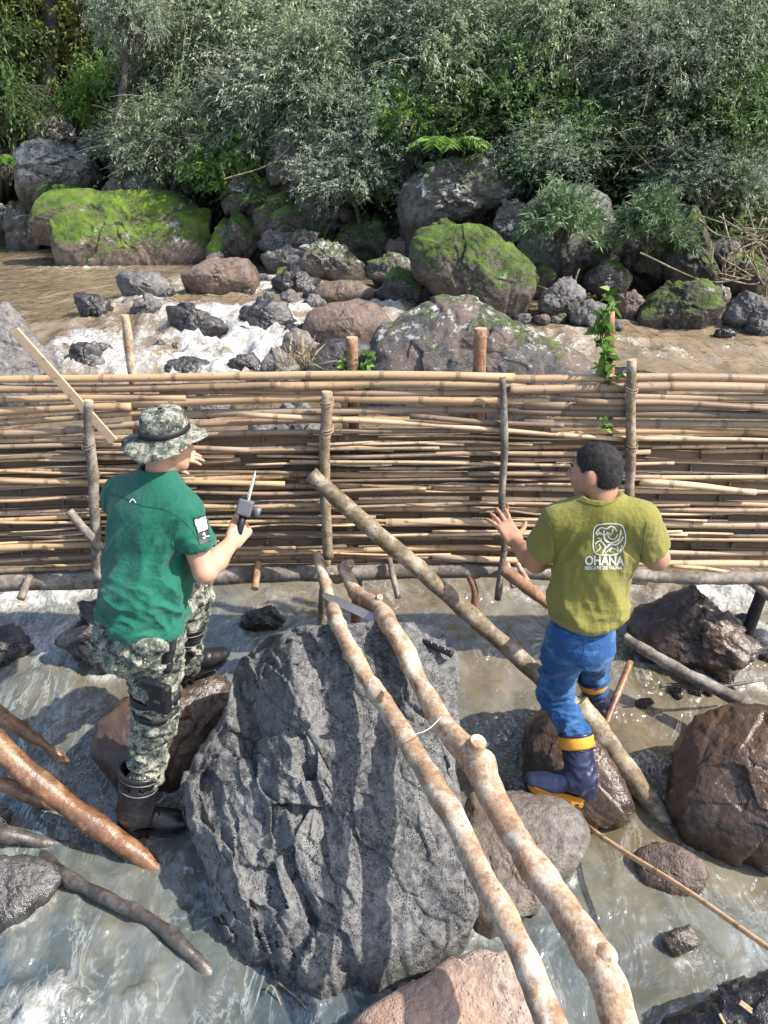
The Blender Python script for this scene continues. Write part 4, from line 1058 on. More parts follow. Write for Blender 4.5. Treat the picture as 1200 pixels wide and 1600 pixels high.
# fibres of twine between the two poles
TW = mat_plain('pale_fibre', (0.6, 0.55, 0.45), 0.8)
for lab, ctrl in [('pale loose fibre stretched between the two pale poles', [(640, 1150, 2.07), (668, 1140, 2.09), (692, 1118, 2.2)]),
                  ('pale fibre curling off the thinner pale pole', [(690, 1255, 1.79), (715, 1250, 1.78), (725, 1290, 1.72), (705, 1275, 1.77)])]:
    v, f = tube(spline([P(*q) for q in ctrl], 24), 0.0016, 5)
    tag(placed('fibre', v, f, TW), lab, 'fibre')
# ---------------------------------------------------------------- bodies: blended solids, skinned as one surface
def unit(v):
    v = np.asarray(v, dtype=float); return v / (np.linalg.norm(v) + 1e-12)
class Body:
    def __init__(s, lo, hi, h):
        s.h = h; s.lo = np.array(lo, dtype=float)
        s.n = np.ceil((np.array(hi) - s.lo) / h).astype(int) + 1
        s.F = np.full(tuple(s.n), 1.0, dtype=np.float32)
    def _win(s, lo, hi):
        a = np.clip(np.floor((np.array(lo) - s.lo) / s.h).astype(int), 0, s.n - 1)
        b = np.clip(np.ceil((np.array(hi) - s.lo) / s.h).astype(int) + 1, 1, s.n)
        if (b <= a).any(): return None
        ax = [s.lo[i] + s.h * np.arange(a[i], b[i], dtype=np.float32) for i in range(3)]
        G3 = np.meshgrid(*ax, indexing='ij')
        return tuple(slice(a[i], b[i]) for i in range(3)), np.stack(G3, -1).astype(np.float32)
    def _blend(s, win, d, k, op):
        f = s.F[win]
        if op == 'sub':
            d = -d
            hh = np.clip(0.5 + 0.5 * (d - f) / k, 0, 1); s.F[win] = f * (1 - hh) + d * hh + k * hh * (1 - hh)
        else:
            hh = np.clip(0.5 + 0.5 * (f - d) / k, 0, 1); s.F[win] = f * (1 - hh) + d * hh - k * hh * (1 - hh)
    def cone(s, a, b, ra, rb, k=0.02, flat=None, op='add'):
        """round cone from a to b; flat = (axis, factor) squeezes it along an axis"""
        a, b = np.asarray(a, float), np.asarray(b, float)
        m = max(ra, rb) + k * 1.2 + 0.03
        w = s._win(np.minimum(a, b) - m, np.maximum(a, b) + m)
        if w is None: return s
        win, p = w
        q = p - a.astype(np.float32); ab = (b - a).astype(np.float32)
        t = np.clip((q @ ab) / max(float(ab @ ab), 1e-9), 0, 1)
        q = q - t[..., None] * ab
        rr = ra + (rb - ra) * t
        if flat is not None:
            ax = unit(flat[0]).astype(np.float32)
            c = q @ ax
            q = q + (c * (1 / flat[1] - 1))[..., None] * ax
            d = (np.linalg.norm(q, axis=-1) - rr) * (flat[1] ** 0.5)
        else: d = np.linalg.norm(q, axis=-1) - rr
        s._blend(win, d, k, op); return s
    def ball(s, c, r, axes, k=0.015, op='add'):
        """ellipsoid, r = three radii along axes"""
        c = np.asarray(c, float); m = max(r) + k * 1.2 + 0.03
        w = s._win(c - m, c + m)
        if w is None: return s
        win, p = w
        q = (p - c.astype(np.float32))
        l = np.stack([q @ unit(axes[i]).astype(np.float32) for i in range(3)], -1)
        rr = np.array(r, dtype=np.float32)
        k0 = np.linalg.norm(l / rr, axis=-1); k1 = np.linalg.norm(l / (rr * rr), axis=-1)
        s._blend(win, k0 * (k0 - 1) / np.maximum(k1, 1e-6), k, op); return s
    def box(s, c, half, axes, rnd=0.008, k=0.01, op='add'):
        c = np.asarray(c, float); m = float(np.linalg.norm(half)) + rnd + k + 0.03
        w = s._win(c - m, c + m)
        if w is None: return s
        win, p = w
        q = p - c.astype(np.float32)
        l = np.abs(np.stack([q @ unit(axes[i]).astype(np.float32) for i in range(3)], -1)) - (np.array(half, dtype=np.float32) - rnd)
        d = np.linalg.norm(np.maximum(l, 0), axis=-1) + np.minimum(l.max(-1), 0) - rnd
        s._blend(win, d, k, op); return s
    def cut(s, point, nrm, near=None, rad=None, k=0.004):
        """remove what lies on the side nrm points to (within rad of near)"""
        point = np.asarray(point, float); nrm = unit(nrm)
        if near is None: lo, hi = s.lo, s.lo + s.n * s.h
        else: lo, hi = np.asarray(near) - rad, np.asarray(near) + rad
        w = s._win(lo, hi)
        if w is None: return s
        win, p = w
        d = -((p - point.astype(np.float32)) @ nrm.astype(np.float32))      # negative where it is removed
        if near is not None:
            d = np.maximum(d, np.linalg.norm(p - np.asarray(near, dtype=np.float32), axis=-1) - rad)
        s._blend(win, d, k, 'sub'); return s
    def mesh(s):
        F, h = s.F, s.h
        S = F < 0
        nx, ny, nz = F.shape
        c8 = np.zeros((nx - 1, ny - 1, nz - 1), dtype=np.int8)
        for dx in (0, 1):
            for dy in (0, 1):
                for dz in (0, 1): c8 += S[dx:nx - 1 + dx, dy:ny - 1 + dy, dz:nz - 1 + dz]
        act = np.argwhere((c8 > 0) & (c8 < 8))
        cid = np.full(c8.shape, -1, dtype=np.int32)
        cid[act[:, 0], act[:, 1], act[:, 2]] = np.arange(len(act))
        off = np.array([(x, y, z) for x in (0, 1) for y in (0, 1) for z in (0, 1)])
        val = np.stack([F[act[:, 0] + o[0], act[:, 1] + o[1], act[:, 2] + o[2]] for o in off], 1)
        acc = np.zeros((len(act), 3)); cnt = np.zeros(len(act))
        for i in range(8):
            for j in range(i + 1, 8):
                if abs(off[i] - off[j]).sum() != 1: continue
                a, b = val[:, i], val[:, j]
                m = (a < 0) != (b < 0)
                t = a / np.where(np.abs(a - b) < 1e-9, 1, a - b)
                pt = off[i][None] + t[:, None] * (off[j] - off[i])[None]
                acc[m] += pt[m]; cnt[m] += 1
        V = s.lo + (act + acc / cnt[:, None]) * h
        Q = []
        for ax in range(3):
            sl0 = [slice(None)] * 3; sl1 = [slice(None)] * 3
            sl0[ax] = slice(0, -1); sl1[ax] = slice(1, None)
            ch = np.argwhere(S[tuple(sl0)] != S[tuple(sl1)])
            u, w = [(1, 2), (2, 0), (0, 1)][ax]
            ok = (ch[:, u] > 0) & (ch[:, w] > 0) & (ch[:, u] < F.shape[u] - 1) & (ch[:, w] < F.shape[w] - 1)
            ch = ch[ok]
            ins = S[ch[:, 0], ch[:, 1], ch[:, 2]]
            def cell(du, dw):
                c = ch.copy(); c[:, u] -= du; c[:, w] -= dw
                return cid[c[:, 0], c[:, 1], c[:, 2]]
            q = np.stack([cell(1, 1), cell(0, 1), cell(0, 0), cell(1, 0)], 1)
            q[~ins] = q[~ins][:, ::-1]
            Q.append(q)
        Q = np.vstack(Q)
        return V, Q[(Q >= 0).all(1)]
def relax(V, Q, it=2, w=0.5):
    for _ in range(it):
        acc = np.zeros_like(V); cnt = np.zeros(len(V))
        for i in range(4):
            np.add.at(acc, Q[:, i], V[Q[:, (i + 1) % 4]]); np.add.at(cnt, Q[:, i], 1)
        V = V * (1 - w) + w * acc / np.maximum(cnt, 1)[:, None]
    return V
def normals(V, Q):
    a = V[Q[:, 2]] - V[Q[:, 0]]; b = V[Q[:, 3]] - V[Q[:, 1]]
    n = np.cross(a, b); acc = np.zeros_like(V)
    for i in range(4): np.add.at(acc, Q[:, i], n)
    return acc / (np.linalg.norm(acc, axis=1)[:, None] + 1e-12)
def skin_part(name, B, mat, parent, wr=None, it=2):
    V, Q = B.mesh()
    V = relax(V, Q, it)
    if wr is not None:
        nn = normals(V, Q); V = V + nn * wr(V)[:, None]
        V = relax(V, Q, 1, 0.15)
    return placed(name, V, Q, mat, parent)
def folds(V, along, stretch, freq, amp, seed=0, center=None, rad=None):
    """creases running along a direction: noise drawn out that way, sharpened to ridges"""
    a = unit(along)
    c = V @ a
    q = V - c[:, None] * a + (c / stretch)[:, None] * a
    x = noise(q * freq, seed)
    d = (0.3 - np.abs(x) ** 0.8) * amp * 3.9 + (0.3 - np.abs(noise(q * freq * 1.9, seed + 1))) * amp * 2.0
    if center is not None:
        d = d * np.exp(-(np.linalg.norm(V - center, axis=1) / rad) ** 2)
    return d
def hand(B, wrist, d, back, thumb, curl=(0.1, 0.1, 0.1), spread=0.06, size=1.0, thumb_out=0.75, thumb_curl=0.2, k=0.006):
    """palm and five fingers: d to the fingers, back = outward from the back of the hand, thumb = towards the thumb"""
    d = unit(d); back = unit(back - d * np.dot(back, d)); side = unit(np.cross(d, back))
    if np.dot(side, thumb) < 0: side = -side
    z = size
    B.box(wrist + d * 0.052 * z, (0.052 * z, 0.039 * z, 0.0145 * z), (d, side, back), 0.013 * z, 0.012)
    B.cone(wrist - d * 0.03 * z, wrist + d * 0.02 * z, 0.026 * z, 0.024 * z, 0.015, (back, 0.75))
    B.ball(wrist + d * 0.035 * z + side * 0.022 * z - back * 0.008 * z, (0.032 * z, 0.02 * z, 0.018 * z), (d, side, back), 0.012)
    for i, (o, L) in enumerate([(0.029, 0.92), (0.0095, 1.03), (-0.0105, 0.96), (-0.029, 0.76)]):
        base = wrist + d * (0.098 - 0.004 * abs(i - 1)) * z + side * o * z
        dd = unit(d + side * spread * (1.5 - i)); bb = back
        c = curl[i] if hasattr(curl[0], '__len__') else curl
        p = base - dd * 0.014 * z
        for j, (ln, r) in enumerate([(0.058, 0.0098), (0.028, 0.0086), (0.022, 0.0077)]):
            an = c[j]
            nd = unit(dd * math.cos(an) - bb * math.sin(an)); bb = unit(bb * math.cos(an) + dd * math.sin(an)); dd = nd
            q = p + dd * ln * L * z
            B.cone(p, q, r * z, (r - 0.0009) * z, k if j else 0.008)
            p = q
    tb = wrist + d * 0.028 * z + side * 0.03 * z - back * 0.006 * z
    td = unit(d * (1 - thumb_out) + side * thumb_out - back * 0.25)
    p = tb
    for j, (ln, r) in enumerate([(0.042, 0.0125), (0.034, 0.0105), (0.026, 0.009)]):
        q = p + td * ln * z
        B.cone(p, q, r * z, (r - 0.001) * z, 0.008 if j == 0 else 0.005)
        p = q
        td = unit(td + d * thumb_curl - back * thumb_curl * 0.6)
def head(B, c, f, u, z=0.87):
    f = unit(f); u = unit(u - f * np.dot(u, f)); r = np.cross(f, u)
    A = (r, f, u)
    B.ball(c + u * 0.03 * z - f * 0.012 * z, (0.074 * z, 0.096 * z, 0.086 * z), A, 0.02 * z)
    B.ball(c - u * 0.03 * z + f * 0.028 * z, (0.062 * z, 0.066 * z, 0.088 * z), A, 0.03 * z)
    B.cone(c - u * 0.078 * z + f * 0.05 * z, c - u * 0.098 * z + f * 0.066 * z, 0.036 * z, 0.022 * z, 0.025 * z)
    for s in (-1, 1):
        B.cone(c - u * 0.045 * z + r * s * 0.052 * z + f * 0.0, c - u * 0.088 * z + r * s * 0.022 * z + f * 0.058 * z, 0.022 * z, 0.02 * z, 0.02 * z)
        B.ball(c - u * 0.005 * z + r * s * 0.082 * z - f * 0.008 * z, (0.011 * z, 0.024 * z, 0.036 * z), (unit(r * s + f * -0.35), f, u), 0.005 * z)
        B.ball(c - u * 0.028 * z + r * s * 0.035 * z + f * 0.073 * z, (0.022 * z, 0.016 * z, 0.02 * z), A, 0.012 * z)
        B.ball(c + u * 0.004 * z + r * s * 0.031 * z + f * 0.1 * z, (0.017 * z, 0.014 * z, 0.012 * z), A, 0.01 * z, 'sub')
        B.cone(c + u * 0.022 * z + r * s * 0.012 * z + f * 0.093 * z, c + u * 0.02 * z + r * s * 0.045 * z + f * 0.077 * z, 0.009 * z, 0.008 * z, 0.012 * z)
    B.cone(c + u * 0.008 * z + f * 0.094 * z, c - u * 0.03 * z + f * 0.116 * z, 0.0085 * z, 0.0125 * z, 0.01 * z)
    for s in (-1, 1): B.ball(c - u * 0.033 * z + f * 0.1 * z + r * s * 0.012 * z, (0.009 * z, 0.012 * z, 0.008 * z), A, 0.006 * z)
    B.ball(c - u * 0.058 * z + f * 0.094 * z, (0.022 * z, 0.012 * z, 0.0065 * z), A, 0.006 * z)
    B.ball(c - u * 0.07 * z + f * 0.091 * z, (0.02 * z, 0.012 * z, 0.007 * z), A, 0.006 * z)
    return f, u, r
SKIN = (lambda n: n.done(n.bsdf(n.mix(n.noise(16, 4, 0.6), (0.45, 0.235, 0.155), (0.54, 0.32, 0.225)), 0.5, n.bump(n.noise(160, 3), 0.15, 0.002), 0.4,
        Subsurface_Weight=0.12, Subsurface_Radius=(0.9, 0.3, 0.15), Subsurface_Scale=0.006)))(N('skin_fair'))
SKIN2 = (lambda n: n.done(n.bsdf(n.mix(n.noise(16, 4, 0.6), (0.34, 0.165, 0.105), (0.43, 0.235, 0.155)), 0.5, n.bump(n.noise(160, 3), 0.15, 0.002), 0.4,
        Subsurface_Weight=0.12, Subsurface_Radius=(0.9, 0.3, 0.15), Subsurface_Scale=0.006)))(N('skin_tan'))
def mat_cloth(name, a, b, weave=900, rough=0.85, streak=None, extra=None):
    n = N(name)
    c = n.mix(n.noise(7, 4, 0.6), a, b)
    if extra: c = extra(n, c)
    w = n.noise(weave, 2, 0.5)
    h = n.math('ADD', n.math('MULTIPLY', w, 0.12), n.math('ADD', n.math('MULTIPLY', n.noise(30, 5, 0.65, n.map(scale=(1, 1, 0.4), rot=(0, R(25), 0)), 0.6), 1.0), n.math('MULTIPLY', n.noise(14, 4, 0.6, n.map(scale=(0.5, 1, 1.3)), 0.8), 1.2)))
    c = n.mix(n.ramp(n.noise(5, 6, 0.7, n.map(loc=(8, 1, 5))), [(0.52, 0.0), (0.7, 0.4)]), c, n.mix(1.0, c, (0.6, 0.58, 0.55), 'MULTIPLY'))
    return n.done(n.bsdf(c, rough, n.bump(h, 0.55, 0.012), 0.25, 0.0, Sheen_Weight=0.15))
GREEN = mat_cloth('green_shirt', (0.003, 0.085, 0.053), (0.006, 0.122, 0.076), rough=0.7)
OLIVE = mat_cloth('olive_shirt', (0.17, 0.158, 0.03), (0.22, 0.205, 0.048))
DENIM = mat_cloth('blue_denim', (0.005, 0.032, 0.115), (0.017, 0.092, 0.25), 600,
                  extra=lambda n, c: n.mix(n.ramp(n.noise(9, 5, 0.7, n.map(loc=(3, 3, 3), scale=(1, 1, 2.2))), [(0.5, 0.0), (0.72, 0.55)]), c, (0.13, 0.29, 0.5)))
def camo(name):
    n = N(name)
    sn = n.new('VectorMath'); sn.operation = 'SNAP'; n.put(sn.inputs[0], n.co()); sn.inputs[1].default_value = (0.0065, 0.0065, 0.0065)
    v = sn.outputs[0]
    c = n.ramp(n.noise(24, 4, 0.7, v), [(0.0, (0.028, 0.03, 0.027)), (0.42, (0.07, 0.08, 0.066)), (0.49, (0.14, 0.148, 0.125)), (0.55, (0.26, 0.245, 0.2)), (0.63, (0.09, 0.095, 0.085))], True)
    c2 = n.ramp(n.noise(31, 3, 0.7, n.map(v, loc=(7, 3, 1))), [(0.0, 0.0), (0.6, 1.0)], True)
    c = n.mix(n.math('MULTIPLY', c2, 0.85), c, (0.32, 0.3, 0.25))
    return n.done(n.bsdf(c, 0.85, n.bump(n.noise(60, 4, 0.6), 0.35, 0.005), 0.25))
CAMO = camo('digital_camouflage_cloth')
RUBBER = mat_plain('black_rubber', (0.014, 0.014, 0.016), 0.32, 0.5, 0, 0.3, 18)
NAVY = mat_plain('navy_rubber', (0.018, 0.022, 0.055), 0.3, 0.5, 0, 0.3, 12)
AMBER = mat_plain('amber_rubber', (0.62, 0.27, 0.03), 0.45, 0.4, 0, 0.2, 14)
BOOTGREY = mat_plain('grey_rubber', (0.09, 0.09, 0.09), 0.4)
HAIR = (lambda n: n.done(n.bsdf(n.mix(n.noise(90, 4, 0.7, n.map(scale=(1, 1, 0.3))), (0.004, 0.004, 0.004), (0.04, 0.037, 0.036)), 0.7, n.bump(n.noise(260, 4, 0.7, n.map(scale=(1, 1, 0.25))), 0.9, 0.004), 0.35)))(N('short_black_hair'))
NYLON = mat_plain('black_nylon', (0.012, 0.012, 0.015), 0.55, 0.4, 0, 0.3, 60, 0.3)
WHITEP = mat_plain('white_print', (0.75, 0.75, 0.7), 0.7, 0.2, 0, 0.05)
EYEW = mat_plain('eye_white', (0.4, 0.33, 0.3), 0.3); EYED = mat_plain('eye_dark', (0.01, 0.008, 0.006), 0.1)

def bvh_of(o):
    me = o.data; off = np.zeros(3); q = o
    while q is not None: off += np.array(q.location); q = q.parent
    co = np.zeros(len(me.vertices) * 3); me.vertices.foreach_get('co', co)
    return BVHTree.FromPolygons([tuple(v) for v in (co.reshape(-1, 3) + off)], [tuple(p.vertices) for p in me.polygons])
def onto(bv, px, py, lift=0.0015):
    d = Vector(unit(ray(px, py))); hit = bv.ray_cast(Vector(CAM), d)
    if hit[0] is None: return None
    return np.array(hit[0]) + np.array(hit[1]) * (lift if hit[1].dot(d) < 0 else -lift)
def seam(bv, pts, parent, mat, r=0.0014, n=40, name='seam', lift=0.0004):
    q = [onto(bv, x, y, lift) for x, y in spline(pts, n)]
    q = [x for x in q if x is not None]
    if len(q) < 4: return
    v, f = tube(np.array(q), r, 5)
    return placed(name, v, f, mat, parent)
def print_mesh(bv, V2, F, parent, mat, name, lift=0.0018):
    """flat shape given in photograph pixels, laid on the cloth"""
    bm = bmesh.new()
    vs_ = [bm.verts.new((x, y, 0)) for x, y in V2]
    for f in F:
        try: bm.faces.new([vs_[i] for i in f])
        except ValueError: pass
    xs = [v[0] for v in V2]; ys = [v[1] for v in V2]
    for a, lo, hi in ((0, min(xs), max(xs)), (1, min(ys), max(ys))):
        t = lo + 4
        while t < hi:
            g = bm.verts[:] + bm.edges[:] + bm.faces[:]
            bmesh.ops.bisect_plane(bm, geom=g, plane_co=(t, 0, 0) if a == 0 else (0, t, 0), plane_no=(1, 0, 0) if a == 0 else (0, 1, 0))
            t += 4
    bmesh.ops.triangulate(bm, faces=bm.faces[:])
    bm.verts.index_update()
    P3, keep = [], []
    for v in bm.verts:
        q = onto(bv, v.co.x, v.co.y, lift)
        keep.append(q is not None); P3.append(q if q is not None else np.zeros(3))
    Fo = [tuple(v.index for v in f.verts) for f in bm.faces if all(keep[v.index] for v in f.verts)]
    bm.free()
    return placed(name, P3, Fo, mat, parent, shade=True)
def stroke2d(pts, w, n=24, closed=False):
    p = np.array(pts, dtype=float)
    if closed: p = np.vstack([p, p[:1]])
    p = spline(p, n)
    t = np.gradient(p, axis=0); t /= np.linalg.norm(t, axis=1)[:, None] + 1e-9
    s = np.stack([-t[:, 1], t[:, 0]], 1) * w / 2
    V = np.vstack([p + s, p - s]); m = len(p)
    return [tuple(v) for v in V], [(i, i + 1, m + i + 1, m + i) for i in range(m - 1)]
def text2d(s, x, y, height, width, shear=0.0, rot=0.0, bold=0.0):
    cu = bpy.data.curves.new('txt', 'FONT'); cu.body = s; cu.resolution_u = 3; cu.offset = bold
    ob = bpy.data.objects.new('txt', cu); COL.objects.link(ob)
    dg = bpy.context.evaluated_depsgraph_get()
    me = bpy.data.meshes.new_from_object(ob.evaluated_get(dg))
    V = np.array([v.co[:2] for v in me.vertices]); F = [tuple(p.vertices) for p in me.polygons]
    bpy.data.objects.remove(ob); bpy.data.meshes.remove(me); bpy.data.curves.remove(cu)
    V = (V - V.min(0)) / (V.max(0) - V.min(0))
    X = V[:, 0] * width; Y = -(V[:, 1]) * height
    c, sn = math.cos(rot), math.sin(rot)
    return [(x + a * c - b * sn, y + a * sn + b * c) for a, b in zip(X, Y)], F
def join2d(parts):
    V, F = [], []
    for v, f in parts:
        k = len(V); V += list(v); F += [tuple(i + k for i in q) for q in f]
    return V, F

def boot(parent, knee_end, top, ankle, toe_dir, length, mat, solemat, cuffmat=None, rt=0.068, ra=0.05, rings=(), sole_up=None, name='boot'):
    """rubber boot: shaft from top to ankle, foot along toe_dir"""
    up = unit(sole_up if sole_up is not None else (0, 0, 1))
    td = unit(toe_dir - up * np.dot(toe_dir, up)); sd_ = np.cross(td, up)
    heel = ankle - up * 0.075 - td * 0.035
    toe = ankle - up * 0.085 + td * (length - 0.095)
    lo = np.minimum(np.minimum(top, heel), toe) - 0.14; hi = np.maximum(np.maximum(top, heel), toe) + 0.14
    ax = unit(ankle - top)
    B = Body(lo, hi, 0.0045)
    B.cone(top - ax * 0.03, ankle + ax * 0.0, rt, ra, 0.02)
    B.cone(ankle - td * 0.01, heel + up * 0.025, ra, 0.044, 0.02)
    B.cone(ankle + up * -0.02 + td * 0.02, toe + up * 0.02 - td * 0.05, 0.046, 0.043, 0.035, (sd_, 0.95))
    B.cone(toe - td * 0.08 + up * 0.022, toe - td * 0.008 + up * 0.016, 0.048, 0.041, 0.02, (up, 0.85))
    B.cut(heel - up * 0.0, -up, (heel + toe) / 2, 0.2, 0.003)
    B.cut(top, -ax, top, 0.13, 0.002)
    # hollow mouth
    B.cone(top - ax * 0.06, top + ax * 0.05, rt - 0.008, rt - 0.011, 0.002, None, 'sub')
    b = skin_part(name, B, mat, parent, lambda V: folds(V, sd_, 3.0, 20, 0.006, 7, ankle + up * 0.02, 0.09) + 0.003 * noise(V * 14, 3), 1)
    # sole: a footprint plate, with a heel block and lugs
    pr = [(-.045, .0), (-.04, .03), (-.01, .036), (.06, .034), (.13, .046), (.18, .043), (.205, .025), (.212, 0)]
    pr = [(x * 0.87 * length / 0.28, y) for x, y in pr]
    ol = pr + [(x, -y) for x, y in pr[-2:0:-1]]
    o2 = spline(np.array(ol + ol[:1]), 40)[:-1]
    V = []
    for dz, sc_ in ((0.006, 1.05), (-0.02, 1.04), (-0.026, 1.0)):
        for x, y in o2: V.append(heel + td * (0.04 + x * sc_) + sd_ * y * sc_ + up * dz)
    m = len(o2); F = []
    for i in range(2):
        for j in range(m): F.append((i * m + j, i * m + (j + 1) % m, (i + 1) * m + (j + 1) % m, (i + 1) * m + j))
    F += [tuple(range(m)), tuple(2 * m + j for j in range(m - 1, -1, -1))]
    s_ = placed('sole', V, F, solemat, b)
    lug = []
    for k in range(9):
        x = -0.03 + k * 0.03 * length / 0.265
        if 0.055 < x < 0.085 or x > 0.155: continue
        wdt = 0.036 if x < 0.1 else 0.04
        lug.append(box_vf(heel + td * (0.04 + x) - up * 0.03, td * 0.008, sd_ * wdt, up * 0.009))
    placed('tread', *merge(*lug), solemat, b, shade=False)
    def ring(t, r, w, m_, nm):
        c = top + ax * t; e1 = unit(np.cross(ax, [0.3, 0.9, 0.1])); e2 = np.cross(ax, e1)
        th = np.linspace(0, 2 * math.pi, 40, endpoint=False)
        V, F = [], []
        pf = [(-w, 0), (-w * .7, .003), (w * .7, .003), (w, 0), (w, -.006), (-w, -.006)]
        for a in th:
            for q, e in pf: V.append(c + ax * q + (e1 * math.cos(a) + e2 * math.sin(a)) * (r + e))
        k = len(pf)
        for i in range(40):
            for j in range(k): F.append((i * k + j, i * k + (j + 1) % k, ((i + 1) % 40) * k + (j + 1) % k, ((i + 1) % 40) * k + j))
        return placed(nm, V, F, m_, b)
    Ls = np.linalg.norm(ankle - top)
    for t, w, m_, nm in rings: ring(t, rt + (ra - rt) * (t + 0.03) / (Ls + 0.03) + 0.0005, w, m_, nm)
    return b

# ================================================================ the man in the green shirt
J = {k: P(*v) for k, v in dict(head=(262, 688, 2.70), neck=(246, 742, 2.67), rsh=(288, 800, 2.56), lsh=(192, 772, 2.78), relb=(320, 893, 2.5), rwr=(362, 848, 2.72), rhand=(382, 826, 2.78),
     lelb=(235, 775, 3.02), lwr=(250, 714, 3.22), pel=(214, 975, 2.52), rhip=(240, 992, 2.46), lhip=(203, 975, 2.6), rkn=(244, 1118, 2.5), rank=(214, 1278, 2.42),
     lkn=(300, 925, 2.93), lank=(290, 1032, 2.9)).items()}
manL = empty('person', [J['rank'][0], J['rank'][1], 0.0], 'person in green shirt, camouflage trousers and floppy hat holding a power tool', 'person')
fwd = unit(np.array([0.62, 0.78, 0.0]))
hf = unit(np.array([0.72, 0.69, -0.1])); hu = unit(np.array([0.1, 0.12, 1.0]))
B = Body([-1.3, 2.2, 0.8], [-0.35, 3.5, 1.95], 0.0048)
hf, hu, hr = head(B, J['head'] - hu * 0.02, hf, hu)
B.cone(J['head'] - hu * 0.06 - hf * 0.03, J['neck'] - hu * 0.06, 0.05, 0.053, 0.03)
B.cone(J['neck'] - [0, 0, .2], J['pel'], 0.12, 0.11, 0.05, (fwd, 0.65))
B.cone(J['rsh'], J['relb'], 0.052, 0.042, 0.02); B.cone(J['relb'], J['relb'] * .6 + J['rwr'] * .4, 0.042, 0.044, 0.015); B.cone(J['relb'] * .6 + J['rwr'] * .4, J['rwr'], 0.044, 0.028, 0.02)
B.cone(J['lsh'], J['lelb'], 0.052, 0.042, 0.02); B.cone(J['lelb'], J['lwr'], 0.043, 0.028, 0.02)
B.cone(J['lsh'], J['rsh'], 0.045, 0.045, 0.02)
fd = unit(J['rhand'] - J['rwr'])
tool_ax = unit(P(372, 850, 2.76) - P(392, 780, 2.8))
hand(B, J['rwr'], unit(fd + np.array([0.1, 0.25, 0.1])), unit(np.array([0.55, -0.75, 0.35])), np.array([-0.4, 0.3, 0.8]), (1.0, 1.3, 0.9), 0.0, 0.98, 0.25, 0.9)
hand(B, J['lwr'], np.array([0.97, 0.18, 0.05]), np.array([-0.05, -0.5, 0.85]), np.array([0, -0.3, -0.6]), (0.25, 0.3, 0.25), 0.05, 1.0, 0.4)
body = skin_part('body', B, SKIN, manL)
# shirt
B = Body([-1.35, 2.2, 0.75], [-0.4, 3.2, 1.75], 0.0055)
side = unit(J['rsh'] - J['lsh']); tb = unit(np.cross(side, unit(J['neck'] - J['pel']))); tb = tb if np.dot(tb, fwd) > 0 else -tb
ch = J['neck'] * 0.72 + J['pel'] * 0.28; wa = J['neck'] * 0.32 + J['pel'] * 0.68
B.cone(ch - side * 0.035, wa, 0.15, 0.136, 0.05, (tb, 0.72))
B.cone(ch + side * 0.035, wa, 0.15, 0.136, 0.05, (tb, 0.72))
B.cone(wa, J['pel'] - [0, 0, 0.03], 0.136, 0.158, 0.05, (tb, 0.78))
B.cone(wa + side * 0.02, P(212, 1010, 2.5), 0.132, 0.166, 0.05, (tb, 0.85))
B.cone(J['lsh'] + side * .02, J['rsh'] - side * .02, 0.062, 0.062, 0.05)
B.cone(J['neck'] - [0, 0, 0.02], J['rsh'] - [0, 0, .0], 0.055, 0.06, 0.05); B.cone(J['neck'] - [0, 0, 0.02], J['lsh'], 0.055, 0.06, 0.05)
se = J['rsh'] * 0.38 + J['relb'] * 0.62; sa = unit(J['relb'] - J['rsh'])
B.cone(J['rsh'], se + sa * 0.03, 0.066, 0.068, 0.014)
B.cut(se, sa, se + sa * 0.06, 0.085); B.cone(se - sa * 0.03, se + sa * 0.1, 0.056, 0.056, 0.002, None, 'sub')
le = J['lsh'] * 0.4 + J['lelb'] * 0.6; la = unit(J['lelb'] - J['lsh'])
B.cone(J['lsh'], le + la * 0.03, 0.066, 0.068, 0.03); B.cut(le, la, le + la * 0.06, 0.085)
hem = P(212, 990, 2.42); hn = unit(np.cross(P(142, 948, 2.5) - P(278, 990, 2.45), np.array([0, 1.0, 0.15]))); hn = hn if hn[2] < 0 else -hn
B.cut(hem - hn * 0.012, hn)
B.cone(J['neck'] - hu * 0.05, J['neck'] + hu * 0.035, 0.066, 0.061, 0.03)          # stand collar
B.cut(J['neck'] + hu * 0.03, hu, J['neck'] + hu * 0.1, 0.1); B.cone(J['neck'] - hu * .0, J['neck'] + hu * 0.1, 0.056, 0.058, 0.002, None, 'sub')
dn = unit(J['pel'] - J['neck'])
def wrL(V):
    t = (V - J['neck']) @ dn
    d = folds(V, unit(dn + side * -0.55), 3.2, 8.5, 0.011, 31) * smooth(0.05, 0.25, t)
    d += folds(V, unit(dn - side * 0.5), 3.0, 4.6, 0.012, 38) * smooth(0.1, 0.3, t)
    d += folds(V, side, 3.5, 13, 0.011, 33) * smooth(0.3, 0.48, t)
    d += folds(V, unit(dn - side * 0.7), 3.0, 20, 0.008, 35, J['rsh'] + dn * 0.1, 0.12)
    d += folds(V, unit(side + dn * 0.3), 3.0, 16, 0.006, 36, J['lsh'] + dn * 0.1, 0.15)
    return d
shirtL = skin_part('shirt', B, GREEN, manL, wrL)
bv = bvh_of(shirtL)
DKG = mat_plain('dark_green_stitching', (0.003, 0.07, 0.045), 0.8)
seam(bv, [(167, 770), (195, 778), (222, 790), (262, 798), (295, 822), (312, 850)], shirtL, DKG)
seam(bv, [(231, 748), (224, 770), (222, 790)], shirtL, DKG)
seam(bv, [(166, 765), (163, 800), (160, 850)], shirtL, DKG)
seam(bv, [(284, 868), (300, 864), (328, 852)], shirtL, DKG, 0.0012)
seam(bv, [(144, 942), (180, 980), (240, 1000), (276, 978)], shirtL, DKG, 0.0012)
